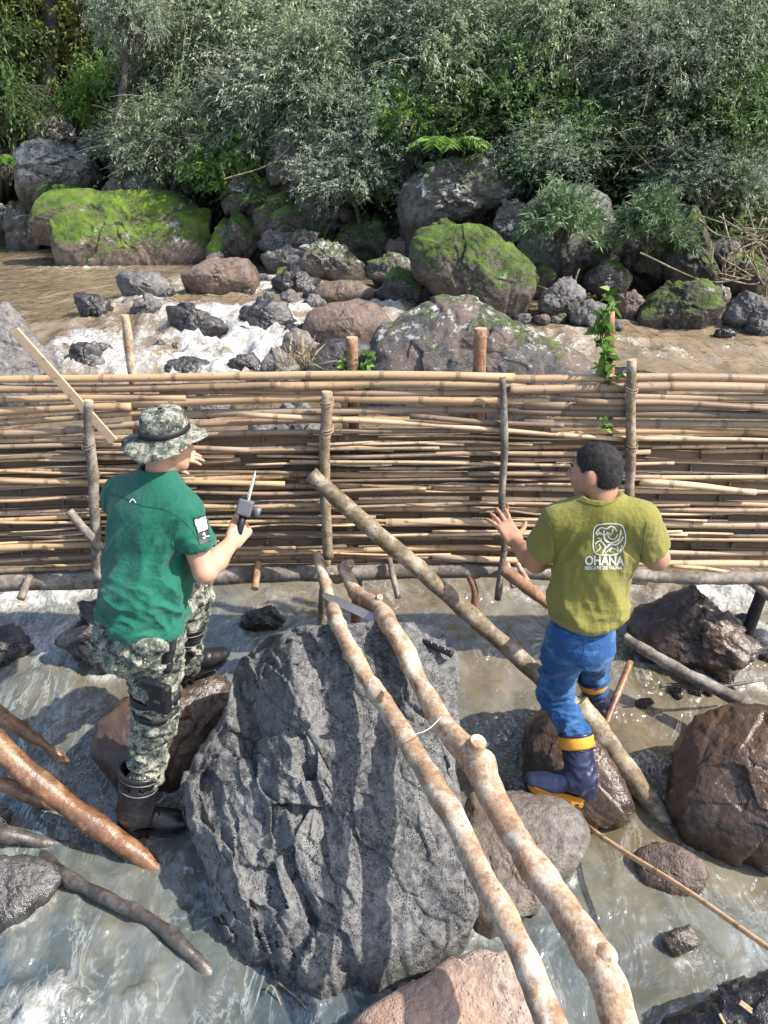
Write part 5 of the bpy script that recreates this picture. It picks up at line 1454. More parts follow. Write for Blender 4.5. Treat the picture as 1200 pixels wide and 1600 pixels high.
print_mesh(bv, *stroke2d([(203, 785), (208, 780), (213, 786)], 1.6, 8), shirtL, WHITEP, 'logo_mark')
print_mesh(bv, [(304, 812), (319, 807), (323, 827), (309, 832)], [(0, 1, 2, 3)], shirtL, WHITEP, 'sleeve_patch', 0.0055)
print_mesh(bv, [(302, 809), (321, 804), (328, 846), (312, 852)], [(0, 1, 2, 3)], shirtL, NYLON, 'sleeve_patch', 0.0032)
print_mesh(bv, *join2d([stroke2d([(316, 836), (318, 833), (320, 838), (318, 842), (316, 839)], 1.4, 14), stroke2d([(321, 838), (326, 837)], 1.2, 6)]), shirtL, WHITEP, 'patch_emblem', 0.0055)
# trousers
B = Body([-1.3, 2.15, 0.25], [-0.6, 3.2, 1.2], 0.0055)
B.ball(J['pel'] - [0, 0, 0.03], (0.138, 0.105, 0.13), (side, tb, (0, 0, 1)), 0.03)
B.cone(J['rhip'], J['rkn'], 0.1, 0.074, 0.04); B.cone(J['rkn'], J['rank'] * .55 + J['rkn'] * .45, 0.072, 0.06, 0.03)
B.cone(J['lhip'], J['lkn'], 0.1, 0.078, 0.04); B.cone(J['lkn'], J['lank'], 0.072, 0.06, 0.03)
B.ball(J['pel'] - [0, 0, 0.05] - tb * 0.04, (0.14, 0.1, 0.11), (side, tb, (0, 0, 1)), 0.04)
B.cut(hem - hn * 0.018, -hn)
trL = skin_part('trousers', B, CAMO, manL, lambda V: folds(V, unit(side + 0.2 * tb), 2.6, 15, 0.011, 51) + folds(V, (0.6, 0.3, 0.6), 3, 26, 0.006, 53))
# black rubber boots
gr = [(0.012, .011, RUBBER, 'boot_rim'), (0.03, .003, BOOTGREY, 'boot_stripe'), (0.085, .003, BOOTGREY, 'boot_stripe')]
topR = P(220, 1200, 2.45)
boot(manL, None, topR, P(211, 1268, 2.42), np.array([0.93, 0.1, 0]), 0.29, RUBBER, RUBBER, None, 0.087, 0.064, gr)
topL = P(294, 972, 2.9)
boot(manL, None, topL, P(289, 1026, 2.9), np.array([0.75, 0.65, 0]), 0.28, RUBBER, RUBBER, None, 0.078, 0.06, gr)
# bush hat
def hat(parent, c, u, f):
    u = unit(u); f = unit(f - u * np.dot(f, u)); r = np.cross(f, u)
    nth = 72; th = np.linspace(0, 2 * math.pi, nth, endpoint=False)
    def lathe(prof, nm, m, par, solid=0.0):
        V, F = [], []
        for rad, z, wv in prof:
            for a in th:
                w = wv * (0.6 * math.sin(2 * a + 0.4) + 0.3 * math.sin(3 * a + 1) + 0.22 * math.sin(7 * a) + 0.12 * math.sin(13 * a))
                V.append(c + (r * math.cos(a) * 0.82 + f * math.sin(a) * 0.95) * rad + u * (z * 0.95 + w))
        for i in range(len(prof) - 1):
            for j in range(nth): F.append((i * nth + j, i * nth + (j + 1) % nth, (i + 1) * nth + (j + 1) % nth, (i + 1) * nth + j))
        if prof[0][0] < 0.02: F.append(tuple(range(nth)))
        o = placed(nm, V, F, m, par)
        if solid:
            s = o.modifiers.new('cloth', 'SOLIDIFY'); s.thickness = solid; s.offset = 0
        return o
    h = lathe([(0.01, 0.098, .0), (0.05, 0.096, .002), (0.073, 0.089, .002), (0.083, 0.074, .002), (0.09, 0.045, .002), (0.096, 0.02, .002), (0.098, 0.0, .002), (0.103, -0.003, .003), (0.125, -0.013, .007), (0.15, -0.024, .014), (0.168, -0.031, .02)], 'hat', CAMO, parent, 0.003)
    lathe([(0.0952, 0.029, 0), (0.0985, 0.028, 0), (0.1012, 0.006, 0), (0.0985, 0.005, 0)], 'hat_band', NYLON, h)
    lathe([(0.166, -0.029, .02), (0.1705, -0.0315, .0203), (0.166, -0.033, .02)], 'brim_edge', CAMO, h)
    return h
hat(manL, J['head'] + hu * 0.03 - hf * 0.01, unit(hu + np.array([-0.1, -0.16, 0.0])), hf)
# thigh holster: plate, pouch, grip, straps
hc = P(250, 1090, 2.36)
lu = unit(J['rhip'] - J['rkn']); hfw = unit(np.array([-0.25, -0.95, 0.1])); hfw = unit(hfw - lu * np.dot(hfw, lu)); hs = np.cross(lu, hfw)
hol = placed('holster', *box_vf(hc, hs * 0.042, lu * 0.066, hfw * 0.02), NYLON, manL, shade=False); bevel(hol, 0.012, 3)
o = placed('holster_cover', *box_vf(hc + hs * 0.012 + lu * 0.05 + hfw * 0.022, hs * 0.02, lu * 0.04, hfw * 0.008), NYLON, hol, shade=False); bevel(o, 0.006)
o = placed('grip', *box_vf(hc - hs * 0.034 + lu * 0.062 + hfw * 0.01, hs * 0.034, lu * 0.022, hfw * 0.015), BLACKP, hol, shade=False); bevel(o, 0.008, 3)
o = placed('buckle', *box_vf(hc + hfw * 0.022 + lu * 0.0, hs * 0.013, lu * 0.007, hfw * 0.004), BOOTGREY, hol, shade=False); bevel(o, 0.002)
def band(c, ax, rad, w, nm, parent, mat=NYLON):
    ax = unit(ax); e1 = unit(np.cross(ax, [0.2, 0.9, 0.3])); e2 = np.cross(ax, e1); V, F = [], []
    for i in range(36):
        a = i / 36 * 2 * math.pi
        for q, e in ((-w, 0), (-w, .004), (w, .004), (w, 0)): V.append(c + ax * q + (e1 * math.cos(a) + e2 * math.sin(a)) * (rad + e))
    for i in range(36):
        for j in range(4): F.append((i * 4 + j, i * 4 + (j + 1) % 4, ((i + 1) % 36) * 4 + (j + 1) % 4, ((i + 1) % 36) * 4 + j))
    return placed(nm, V, F, mat, parent)
band(J['rhip'] * .3 + J['rkn'] * .7, lu, 0.093, 0.02, 'thigh_strap', hol)
band(J['rhip'] * .12 + J['rkn'] * .88, lu, 0.088, 0.014, 'thigh_strap', hol)
bt = bvh_of(trL)
q = [onto(bt, x, y, 0.004) for x, y in spline([(268, 992), (265, 1020), (258, 1050), (240, 1062)], 16)]
q = [x for x in q if x is not None]
if len(q) > 3:
    V, F = [], []
    for x in q:
        for s in (-1, 1): V.append(x + np.array([0.019 * s, 0, 0.004 * s]))
    F = [(2 * i, 2 * i + 1, 2 * i + 3, 2 * i + 2) for i in range(len(q) - 1)]
    o = placed('belt_strap', V, F, NYLON, hol); m_ = o.modifiers.new('w', 'SOLIDIFY'); m_.thickness = 0.006; m_.offset = 0
# the power tool in his hand
GREYT = mat_plain('grey_tool_casing', (0.11, 0.11, 0.125), 0.4, 0.5, 0, 0.15, 30)
tc = P(383, 793, 2.79)
ta = unit(P(396, 738, 2.83) - P(384, 785, 2.79)); ts = unit(np.cross(ta, [0, -1, 0.2])); tn = np.cross(ts, ta)
ts = ts if ts[0] > 0 else -ts
tool = empty('power_tool', tc, 'compact grey power tool with a long pale blade pointing up from a fist', 'power tool')
o = placed('housing', *box_vf(tc, ts * 0.03, ta * 0.032, tn * 0.026), GREYT, tool, shade=False); bevel(o, 0.008, 3)
o = placed('top_block', *box_vf(tc + ta * 0.034 - ts * 0.012, ts * 0.014, ta * 0.01, tn * 0.016), BLACKP, tool, shade=False); bevel(o, 0.003)
placed('motor', *tube([tc + ts * 0.026 - ta * 0.004, tc + ts * 0.04 - ta * 0.004, tc + ts * 0.0401 - ta * 0.004, tc + ts * 0.062 - ta * 0.006], [.019, .019, .0225, .0225], 18), GREYT, tool)
placed('motor', *tube([tc + ts * 0.02 - ta * 0.024, tc + ts * 0.045 - ta * 0.024], [.012, .012], 14), BLACKP, tool)
placed('handle', *tube([tc - ta * 0.025, tc - ta * 0.075, tc - ta * 0.14], [.016, .015, .017], 12), BLACKP, tool)
placed('cord_grip', *tube(spline([tc - ta * 0.12, tc - ta * 0.16 + ts * 0.005, tc - ta * 0.2 - ts * 0.004], 10), .008, 8), BLACKP, tool)
bl = mat_plain('pale_blade', (0.6, 0.6, 0.58), 0.35, 0.5, 0.5)
e0 = tc + ta * 0.03 + ts * 0.004
V = []; F = []
for t, w in ((0, .0065), (0.06, .006), (0.1, .005), (0.122, .0008)):
    for s, hh in ((-1, 0), (0, .002), (1, 0), (0, -.002)): V.append(e0 + ta * t + ts * w * s + tn * hh)
for i in range(3):
    for j in range(4): F.append((i * 4 + j, i * 4 + (j + 1) % 4, i * 4 + 4 + (j + 1) % 4, i * 4 + 4 + j))
placed('blade', V, F, bl, tool, shade=False)

# ================================================================ the man in the olive shirt
K = {k: P(*v) for k, v in dict(head=(930, 738, 2.62), neck=(938, 788, 2.58), lsh=(872, 815, 2.58), rsh=(1002, 812, 2.52), lelb=(838, 878, 2.68), lwr=(806, 848, 2.9), relb=(1026, 872, 2.58), rwr=(1000, 865, 2.8),
     pel=(915, 980, 2.58), lhip=(884, 992, 2.57), rhip=(928, 985, 2.62), lkn=(866, 1085, 2.63), lank=(908, 1228, 2.45), rkn=(930, 1022, 2.86), rank=(930, 1100, 2.98)).items()}
manR = empty('person', [K['lank'][0], K['lank'][1], 0.1], 'person in olive shirt, jeans and blue boots with an open hand at the fence', 'person')
fwd = unit(np.array([-0.1, 1.0, 0.0]))
hf = unit(np.array([-0.84, 0.52, -0.1])); hu = unit(np.array([-0.06, 0.03, 1.0]))
B = Body([0.3, 2.2, 0.75], [1.25, 3.25, 1.85], 0.0046)
hf, hu, hr = head(B, K['head'] + hu * 0.005, hf, hu)
HC = K['head'] + hu * 0.005
B.cone(HC - hu * 0.05 - hf * 0.03, K['neck'] - hu * 0.03, 0.051, 0.056, 0.03)
B.cone(K['neck'] - [0, 0, .2], K['pel'], 0.11, 0.1, 0.05, (fwd, 0.65))
B.cone(K['lsh'], K['lelb'], 0.052, 0.042, 0.02); m_ = K['lelb'] * .62 + K['lwr'] * .38
B.cone(K['lelb'], m_, 0.042, 0.043, 0.015); B.cone(m_, K['lwr'], 0.043, 0.027, 0.02)
B.cone(K['rsh'], K['relb'], 0.052, 0.044, 0.02); B.cone(K['relb'], K['rwr'], 0.044, 0.028, 0.02)
B.cone(K['lsh'], K['rsh'], 0.045, 0.045, 0.02)
hd_ = unit(P(772, 793, 3.04) - K['lwr'])
hand(B, K['lwr'], hd_, np.array([0.25, -0.9, 0.35]), np.array([0.9, 0.1, 0.35]), (0.12, 0.18, 0.12), 0.17, 1.0, 0.62, 0.16)
hand(B, K['rwr'], np.array([-0.3, 0.9, 0.1]), np.array([0, 0, 1.0]), np.array([-1, 0, 0]), (0.4, 0.5, 0.3), 0.05, 1.0)
bodyR = skin_part('body', B, SKIN2, manR)
# eyes, brow
for s in (-1, 1):
    ec = HC + hu * 0.0035 + hr * s * 0.027 + hf * 0.071
    th = [(0, 0, 1)]
    bm = bmesh.new(); bmesh.ops.create_uvsphere(bm, u_segments=12, v_segments=8, radius=0.0085)
    V = np.array([v.co[:] for v in bm.verts]) + ec; F = [tuple(v.index for v in f.verts) for f in bm.faces]; bm.free()
    ey = placed('eye', V, F, EYEW, bodyR)
    bm = bmesh.new(); bmesh.ops.create_uvsphere(bm, u_segments=10, v_segments=6, radius=0.0062)
    V = np.array([v.co[:] for v in bm.verts]) + ec + hf * 0.0055; F = [tuple(v.index for v in f.verts) for f in bm.faces]; bm.free()
    placed('iris', V, F, EYED, ey)
    v, f = tube(spline([HC + hu * 0.0245 + hr * s * 0.011 + hf * 0.087, HC + hu * 0.028 + hr * s * 0.028 + hf * 0.08, HC + hu * 0.0225 + hr * s * 0.044 + hf * 0.066], 10), [.003] * 10, 6)
    placed('eyebrow', v, f, HAIR, bodyR)
# hair
B = Body(HC - 0.16, HC + 0.17, 0.0045)
B.ball(HC + hu * 0.026 - hf * 0.012, (0.068, 0.0875, 0.0805), (hr, hf, hu), 0.01)
B.ball(HC - hu * 0.018 - hf * 0.04, (0.058, 0.05, 0.052), (hr, hf, hu), 0.03)
B.cut(HC + hf * 0.062 + hu * 0.044, unit(hf * 0.93 - hu * 0.3), k=0.006)
B.cut(HC + hf * 0.018 - hu * 0.008, unit(hf * 0.75 - hu * 0.62), k=0.01)
B.cut(HC - hu * 0.054, -hu, k=0.01)
for s in (-1, 1): B.ball(HC - hu * 0.01 + hr * s * 0.074 - hf * 0.003, (0.03, 0.03, 0.036), (hr, hf, hu), 0.006, 'sub')
hairR = skin_part('hair', B, HAIR, bodyR, lambda V: 0.003 * noise(V * 45, 3) + 0.0025 * noise(V * 95, 4), 1)
co = np.zeros(len(hairR.data.vertices) * 3); hairR.data.vertices.foreach_get('co', co); co = co.reshape(-1, 3)
nr_ = np.zeros_like(co).ravel(); hairR.data.vertices.foreach_get('normal', nr_); nr_ = nr_.reshape(-1, 3)
rs = np.random.RandomState(4); pk = rs.randint(0, len(co), 5200)
ear_ = [np.array(HC) - hu * 0.008 + hr * q_ * 0.07 - np.array(manR.location) for q_ in (-1, 1)]
pk = pk[np.all([np.linalg.norm(co[pk] - e_, axis=1) > 0.037 for e_ in ear_], axis=0)]
pp_, nn_ = co[pk], nr_[pk]
cmb = -hf * 0.2 - hu * 0.75 + rs.normal(size=pp_.shape) * 0.28
cmb = cmb - nn_ * (cmb * nn_).sum(1)[:, None] * 0.9 + nn_ * 0.34
cmb /= np.linalg.norm(cmb, axis=1)[:, None]
sd2 = np.cross(cmb, nn_); sd2 /= np.linalg.norm(sd2, axis=1)[:, None] + 1e-9
V = np.stack([pp_ - sd2 * 0.0009 - nn_ * .002, pp_ + sd2 * 0.0009 - nn_ * .002, pp_ + cmb * rs.uniform(0.006, 0.013, (len(pp_), 1))], 1).reshape(-1, 3)
ho = obj('hair_strands', mesh_from('hair_strands', V, np.arange(len(V)).reshape(-1, 3), HAIR), hairR.parent); ho['kind'] = 'stuff'
# t-shirt
B = Body([0.35, 2.15, 0.7], [1.25, 3.0, 1.65], 0.0052)
side = unit(K['rsh'] - K['lsh']); tb = unit(np.cross(side, unit(K['neck'] - K['pel']))); tb = tb if np.dot(tb, fwd) > 0 else -tb
ch = K['neck'] * 0.7 + K['pel'] * 0.3; wa = K['neck'] * 0.3 + K['pel'] * 0.7
for s in (-1, 1): B.cone(ch + side * 0.03 * s, wa + side * 0.012 * s, 0.126, 0.106, 0.05, (tb, 0.76))
B.cone(wa, K['pel'] - [0, 0, 0.03], 0.116, 0.142, 0.05, (tb, 0.8))
B.cone(K['lsh'] + side * .02, K['rsh'] - side * .02, 0.06, 0.06, 0.05)
nk = K['neck'] + hu * 0.022 - fwd * 0.012
B.cone(nk - hu * 0.03, K['rsh'], 0.066, 0.058, 0.05); B.cone(nk - hu * 0.03, K['lsh'], 0.066, 0.058, 0.05)
for a, b, fr in ((K['lsh'], K['lelb'], 0.6), (K['rsh'], K['relb'], 0.68)):
    e = a * (1 - fr) + b * fr; ax = unit(b - a)
    B.cone(a, e + ax * 0.03, 0.064, 0.07, 0.014); B.cut(e, ax, e + ax * 0.06, 0.09); B.cone(e - ax * 0.03, e + ax * 0.1, 0.06, 0.062, 0.002, None, 'sub')
hem = P(915, 992, 2.46); hn = unit(np.cross(P(850, 982, 2.5) - P(988, 968, 2.5), np.array([0, 1.0, 0.1]))); hn = hn if hn[2] < 0 else -hn
B.cut(hem - hn * 0.012, hn)
B.cone(nk - hu * 0.05, nk + hu * 0.01, 0.068, 0.064, 0.03)
B.cut(nk + hu * 0.014 , unit(hu - fwd * 0.25), nk + hu * 0.1, 0.1); B.cone(nk + fwd * 0.012, nk + fwd * 0.012 + hu * 0.1, 0.054, 0.054, 0.002, None, 'sub')
dnR = unit(K['pel'] - K['neck'])
def wrR(V):
    t = (V - K['neck']) @ dnR
    d = folds(V, unit(dnR + side * 0.35), 3.6, 8, 0.009, 61) * smooth(0.08, 0.3, t)
    d += folds(V, unit(dnR + side * 0.6), 3.0, 4.8, 0.01, 68) * smooth(0.12, 0.3, t)
    d += folds(V, unit(side + dnR * 0.25), 3.2, 12, 0.013, 63) * smooth(0.3, 0.46, t)
    d += folds(V, unit(dnR - side * 0.4), 3.0, 17, 0.008, 65, K['lsh'] + dnR * 0.1 + side * .04, 0.12)
    d += folds(V, unit(dnR + side * 0.4), 3.0, 17, 0.008, 66, K['rsh'] + dnR * 0.1 - side * .04, 0.12)
    return d
shirtR = skin_part('shirt', B, OLIVE, manR, wrR)
bv = bvh_of(shirtR)
DKO = mat_plain('olive_stitching', (0.1, 0.12, 0.015), 0.85)
seam(bv, [(856, 815), (866, 838), (868, 868)], shirtR, DKO); seam(bv, [(1010, 815), (1006, 840), (1003, 872)], shirtR, DKO)
seam(bv, [(902, 782), (940, 790), (966, 780)], shirtR, DKO, 0.0016)
seam(bv, [(852, 976), (900, 988), (950, 990), (984, 962)], shirtR, DKO, 0.0012)
# the print on his back
print_mesh(bv, *text2d('OHANA', 914, 883, 15.5, 61, rot=R(0.5), bold=0.03), shirtR, WHITEP, 'print_text')
print_mesh(bv, *text2d('RESCATE DE FAUNA', 914, 890, 5.5, 58, rot=R(-0.5), bold=0.02), shirtR, WHITEP, 'print_text')
E = [stroke2d([(933, 820), (952, 818), (970, 820), (976, 830), (977, 845), (972, 858), (962, 866), (946, 867), (932, 865), (927, 855), (927, 840), (928, 827)], 1.5, 60, True)]
for pts, w in [([(931, 834), (934, 828), (940, 824), (948, 826), (954, 822), (960, 824), (964, 830)], 2.2), ([(932, 836), (938, 832), (944, 836), (950, 832), (955, 836)], 1.8),
               ([(944, 828), (944, 840), (950, 847), (960, 847), (968, 840), (970, 828)], 2.4), ([(948, 830), (952, 840), (960, 842), (966, 834)], 1.6),
               ([(930, 850), (936, 845), (942, 848), (946, 855), (942, 862)], 2.0), ([(932, 862), (938, 856), (936, 850)], 1.6), ([(934, 840), (940, 843), (934, 846)], 1.5),
               ([(947, 856), (954, 850), (962, 851), (970, 845), (974, 838)], 2.2), ([(948, 862), (954, 857), (962, 858), (966, 862)], 1.8), ([(956, 853), (952, 862)], 1.6), ([(964, 853), (968, 860), (972, 852)], 1.6),
               ([(941, 865), (944, 861), (947, 865)], 1.4), ([(935, 828), (938, 836)], 1.4), ([(958, 826), (956, 834)], 1.4), ([(972, 832), (966, 846)], 1.4)]:
    E.append(stroke2d(pts, w, 16))
print_mesh(bv, *join2d(E), shirtR, WHITEP, 'print_emblem')
# jeans
B = Body([0.4, 2.2, 0.2], [1.2, 3.15, 1.15], 0.0052)
B.ball(K['pel'] - [0, 0, 0.02], (0.112, 0.095, 0.13), (side, tb, (0, 0, 1)), 0.03)
B.ball(K['pel'] - [0, 0, 0.06] - tb * 0.045, (0.105, 0.08, 0.09), (side, tb, (0, 0, 1)), 0.04)
topL = P(899, 1146, 2.53)
B.cone(K['lhip'], K['lkn'], 0.078, 0.056, 0.035); B.cone(K['lkn'], topL, 0.056, 0.046, 0.03); B.cone(topL, topL * .8 + K['lank'] * .2, 0.046, 0.044, 0.02)
B.cut(hem - hn * 0.018, -hn)
B.cone(K['rhip'], K['rkn'], 0.076, 0.057, 0.035); B.cone(K['rkn'], K['rank'], 0.056, 0.048, 0.03)
trR = skin_part('jeans', B, DENIM, manR, lambda V: folds(V, (0.95, 0.2, 0.25), 2.6, 17, 0.010, 71) * smooth(0.95, 0.8, V[:, 2]) + folds(V, (0.9, 0.1, -0.4), 3, 30, 0.007, 73, K['lkn'], 0.2))
bt = bvh_of(trR)
DKD = mat_plain('denim_stitching', (0.01, 0.05, 0.2), 0.8)
seam(bt, [(872, 1000), (873, 1026), (892, 1032), (910, 1026), (912, 1002)], trR, DKD, 0.0012)
seam(bt, [(850, 990), (852, 1040), (850, 1080), (878, 1140)], trR, DKD, 0.0012)
cuff = [(0.028, .026, AMBER, 'boot_cuff'), (0.0, .004, NAVY, 'boot_rim')]
topL = P(899, 1146, 2.53)
boot(manR, None, topL, P(908, 1215, 2.44), np.array([-0.97, 0.12, 0]), 0.28, NAVY, AMBER, None, 0.073, 0.055, cuff, np.array([0.2, 0.1, 1.0]))
topR2 = P(925, 1056, 2.92)
boot(manR, None, topR2, P(934, 1098, 2.98), np.array([0.25, 0.8, 0]), 0.28, NAVY, AMBER, None, 0.07, 0.054, cuff)
# ---------------------------------------------------------------- plants
LEAF = {
 'willow': mat_leaf('grey_green_leaves', [(0.0, (0.055, 0.08, 0.04)), (0.45, (0.125, 0.165, 0.095)), (0.8, (0.2, 0.245, 0.15)), (1.0, (0.3, 0.34, 0.23))], 0.4),
 'silver': mat_leaf('silvery_leaves', [(0.0, (0.06, 0.085, 0.055)), (0.45, (0.14, 0.18, 0.125)), (0.8, (0.23, 0.275, 0.2)), (1.0, (0.34, 0.37, 0.29))], 0.38),
 'dark': mat_leaf('dark_green_leaves', [(0.0, (0.025, 0.05, 0.018)), (0.5, (0.065, 0.115, 0.04)), (1.0, (0.14, 0.2, 0.07))], 0.4),
 'yellow': mat_leaf('yellow_green_leaves', [(0.0, (0.08, 0.105, 0.02)), (0.5, (0.18, 0.22, 0.05)), (1.0, (0.36, 0.37, 0.1))], 0.5),
 'tuft': mat_leaf('blue_green_leaves', [(0.0, (0.03, 0.052, 0.024)), (0.5, (0.068, 0.105, 0.05)), (1.0, (0.14, 0.19, 0.1))], 0.3),
 'fresh': mat_leaf('fresh_green_leaves', [(0.0, (0.04, 0.085, 0.016)), (0.5, (0.085, 0.17, 0.03)), (1.0, (0.17, 0.28, 0.055))], 0.45),
 'dry': mat_leaf('dry_straw', [(0.0, (0.1, 0.08, 0.05)), (1.0, (0.3, 0.25, 0.16))], 0.2),
}
def leaves(p, d, ln, wd, rs, tint, fold=0.25):
    """one folded blade for each point: p base, d direction (n,3)"""
    n = len(p)
    d = d / (np.linalg.norm(d, axis=1)[:, None] + 1e-9)
    up = rs.normal(size=(n, 3)) * 0.6 + np.array([0.15, -0.35, 0.8])
    s = np.cross(d, up); s /= np.linalg.norm(s, axis=1)[:, None] + 1e-9
    nn = np.cross(s, d)
    ln = ln * rs.uniform(0.65, 1.25, (n, 1)); wd = wd * rs.uniform(0.7, 1.25, (n, 1))
    tip = p + d * ln + np.array([0, 0, -1.0]) * ln * 0.18
    m = p + d * ln * 0.48 + nn * wd * fold
    V = np.stack([p, m + s * wd * 0.5, tip, m - s * wd * 0.5], 1).reshape(-1, 3)
    F = np.arange(4 * n).reshape(n, 4)
    return V, F, np.repeat(tint, 4)
def foliage(name, kind, seed, n_cl, n_br, n_lf, ln, wd, spread=(1, 1, 1), droop=0.5, br_len=0.5, cl_r=0.3, shell=0.55, mat=None):
    """a crown one unit in radius: clumps of twigs with leaves along them, gaps between the clumps"""
    rs = np.random.RandomState(seed)
    c = rs.normal(size=(n_cl, 3)); c /= np.linalg.norm(c, axis=1)[:, None]
    c *= (shell + (1 - shell) * rs.rand(n_cl, 1)) * 0.8
    c[:, 2] = np.abs(c[:, 2]) * 1.0 - 0.45 * rs.rand(n_cl)
    ct = rs.rand(n_cl)
    k = np.repeat(np.arange(n_cl), n_br)
    st = c[k] + rs.normal(size=(len(k), 3)) * cl_r * 0.45
    dr = st * 0.8 + rs.normal(size=st.shape) * 0.55 + np.array([0, 0, 0.25])
    dr /= np.linalg.norm(dr, axis=1)[:, None]
    L = br_len * rs.uniform(0.5, 1.2, len(k))
    kk = np.repeat(np.arange(len(k)), n_lf)
    t = rs.rand(len(kk))
    p = st[kk] + dr[kk] * (L[kk] * t)[:, None] + np.array([0, 0, -1.0]) * (droop * L[kk] * t * t)[:, None] + rs.normal(size=(len(kk), 3)) * 0.012
    tang = dr[kk] + np.array([0, 0, -1.0]) * (2 * droop * t)[:, None]
    d = tang * 0.8 + rs.normal(size=p.shape) * 0.5
    sp = np.array(spread)
    tint = np.clip(0.25 + 0.35 * ct[k[kk]] + 0.4 * rs.rand(len(kk)), 0, 1)
    V, F, T = leaves(p * sp, d, ln, wd, rs, tint)
    me = mesh_from(name, V, F, mat or LEAF[kind])
    at = me.attributes.new('tint', 'FLOAT', 'POINT'); at.data.foreach_set('value', T.astype(np.float32))
    # twigs: a few of the branchlets and limbs from the foot of the crown to each clump
    parts = []
    for i in range(n_cl):
        a = np.array([0, 0, -0.75]) + rs.normal(size=3) * 0.06; b = c[i]
        m = (a + b) / 2 + rs.normal(size=3) * 0.12 + np.array([0, 0, 0.12])
        parts.append(tube(spline(np.array([a, m, b]) * sp, 7), np.linspace(0.024, 0.007, 7), 5, False))
    for i in rs.choice(len(k), min(len(k), n_cl * 6), False):
        tt = np.linspace(0, 1, 5)[:, None]
        q = st[i] + dr[i] * L[i] * tt * 1.35 + np.array([0, 0, -1.0]) * droop * L[i] * tt * tt
        parts.append(tube(q * sp, np.linspace(0.008, 0.003, 5), 4, False))
    tw = mesh_from(name + '_twigs', *merge(*parts), WOOD['twig'])
    return me, tw
CR = {'willow_a': foliage('foliage', 'willow', 1, 46, 30, 20, 0.06, 0.0155, droop=0.35, br_len=0.42, cl_r=0.38),
      'willow_b': foliage('foliage', 'silver', 2, 54, 26, 20, 0.054, 0.0165, (1.1, 1, 0.9), droop=0.15, br_len=0.36, cl_r=0.38),
      'willow_c': foliage('foliage', 'willow', 3, 36, 34, 22, 0.064, 0.0145, (0.9, 0.9, 1.2), droop=0.6, br_len=0.5, cl_r=0.38),
      'dark_a': foliage('foliage', 'dark', 4, 46, 26, 18, 0.055, 0.026, droop=0.4, br_len=0.36, cl_r=0.34),
      'dark_b': foliage('foliage', 'dark', 5, 38, 30, 18, 0.05, 0.023, (1.2, 1, 0.9), droop=0.6, br_len=0.42, cl_r=0.34),
      'broad_a': foliage('foliage', 'fresh', 8, 30, 16, 12, 0.085, 0.048, droop=0.5, br_len=0.4, cl_r=0.4),
      'silver_a': foliage('foliage', 'silver', 9, 40, 26, 18, 0.075, 0.02, (1.1, 1, 1), droop=0.3, br_len=0.55, cl_r=0.45),
      'yellow_a': foliage('foliage', 'yellow', 6, 34, 24, 16, 0.055, 0.023, droop=0.5, br_len=0.45, cl_r=0.34),
      'yellow_b': foliage('foliage', 'yellow', 7, 28, 24, 16, 0.06, 0.02, (0.9, 0.9, 1.2), droop=0.9, br_len=0.5, cl_r=0.34)}
def shrub(px, py, Y, w, h, kind, label, cat='shrub', name='shrub', rot=0.0, foot=None, stem=0.05, lean=0.0):
    """a shrub or small tree whose crown spans w x h pixels about a place"""
    c = P(px, py, Y); s = ppm(px, py, Y)
    rx, rz = w / 2 / s, h / 2 / s
    gy = Y + 0.3; gx = c[0] + lean
    gz = float(hill_z(np.array([gx]), np.array([gy]))[0]) - 0.1
    if foot is not None: gx, gy, gz = foot
    root = empty(name, (gx, gy, min(gz, c[2] - rz * 0.3)), label, cat)
    off = np.array(root.location)
    fo, tw = CR[kind]
    for nm, me in (('foliage', fo), ('branches', tw)):
        o = obj(nm, me, root, c - off); o.scale = (rx, (rx + rz) / 2, rz); o.rotation_euler = (0, 0, rot); o['kind'] = 'stuff'
    a = off + 0; b = c - np.array([0, 0, 0.7 * rz])
    if b[2] - a[2] > 0.1 or name == 'tree':
        top = c + np.array([0, 0, 0.3 * rz])
        v, f = tube(spline([np.append(a - [0, 0, .15], stem * 1.5), np.append(a * .6 + b * .4 + np.array([0.06, 0, 0]), stem), np.append(b, stem * .85), np.append(top, stem * .3)], 14)[:, :3],
                    spline([[stem * 1.5], [stem], [stem * .85], [stem * .3]], 14)[:, 0], 8, True, rough=stem * 0.2)
        placed('trunk', v, f, WOOD['trunk'], root)
    return root
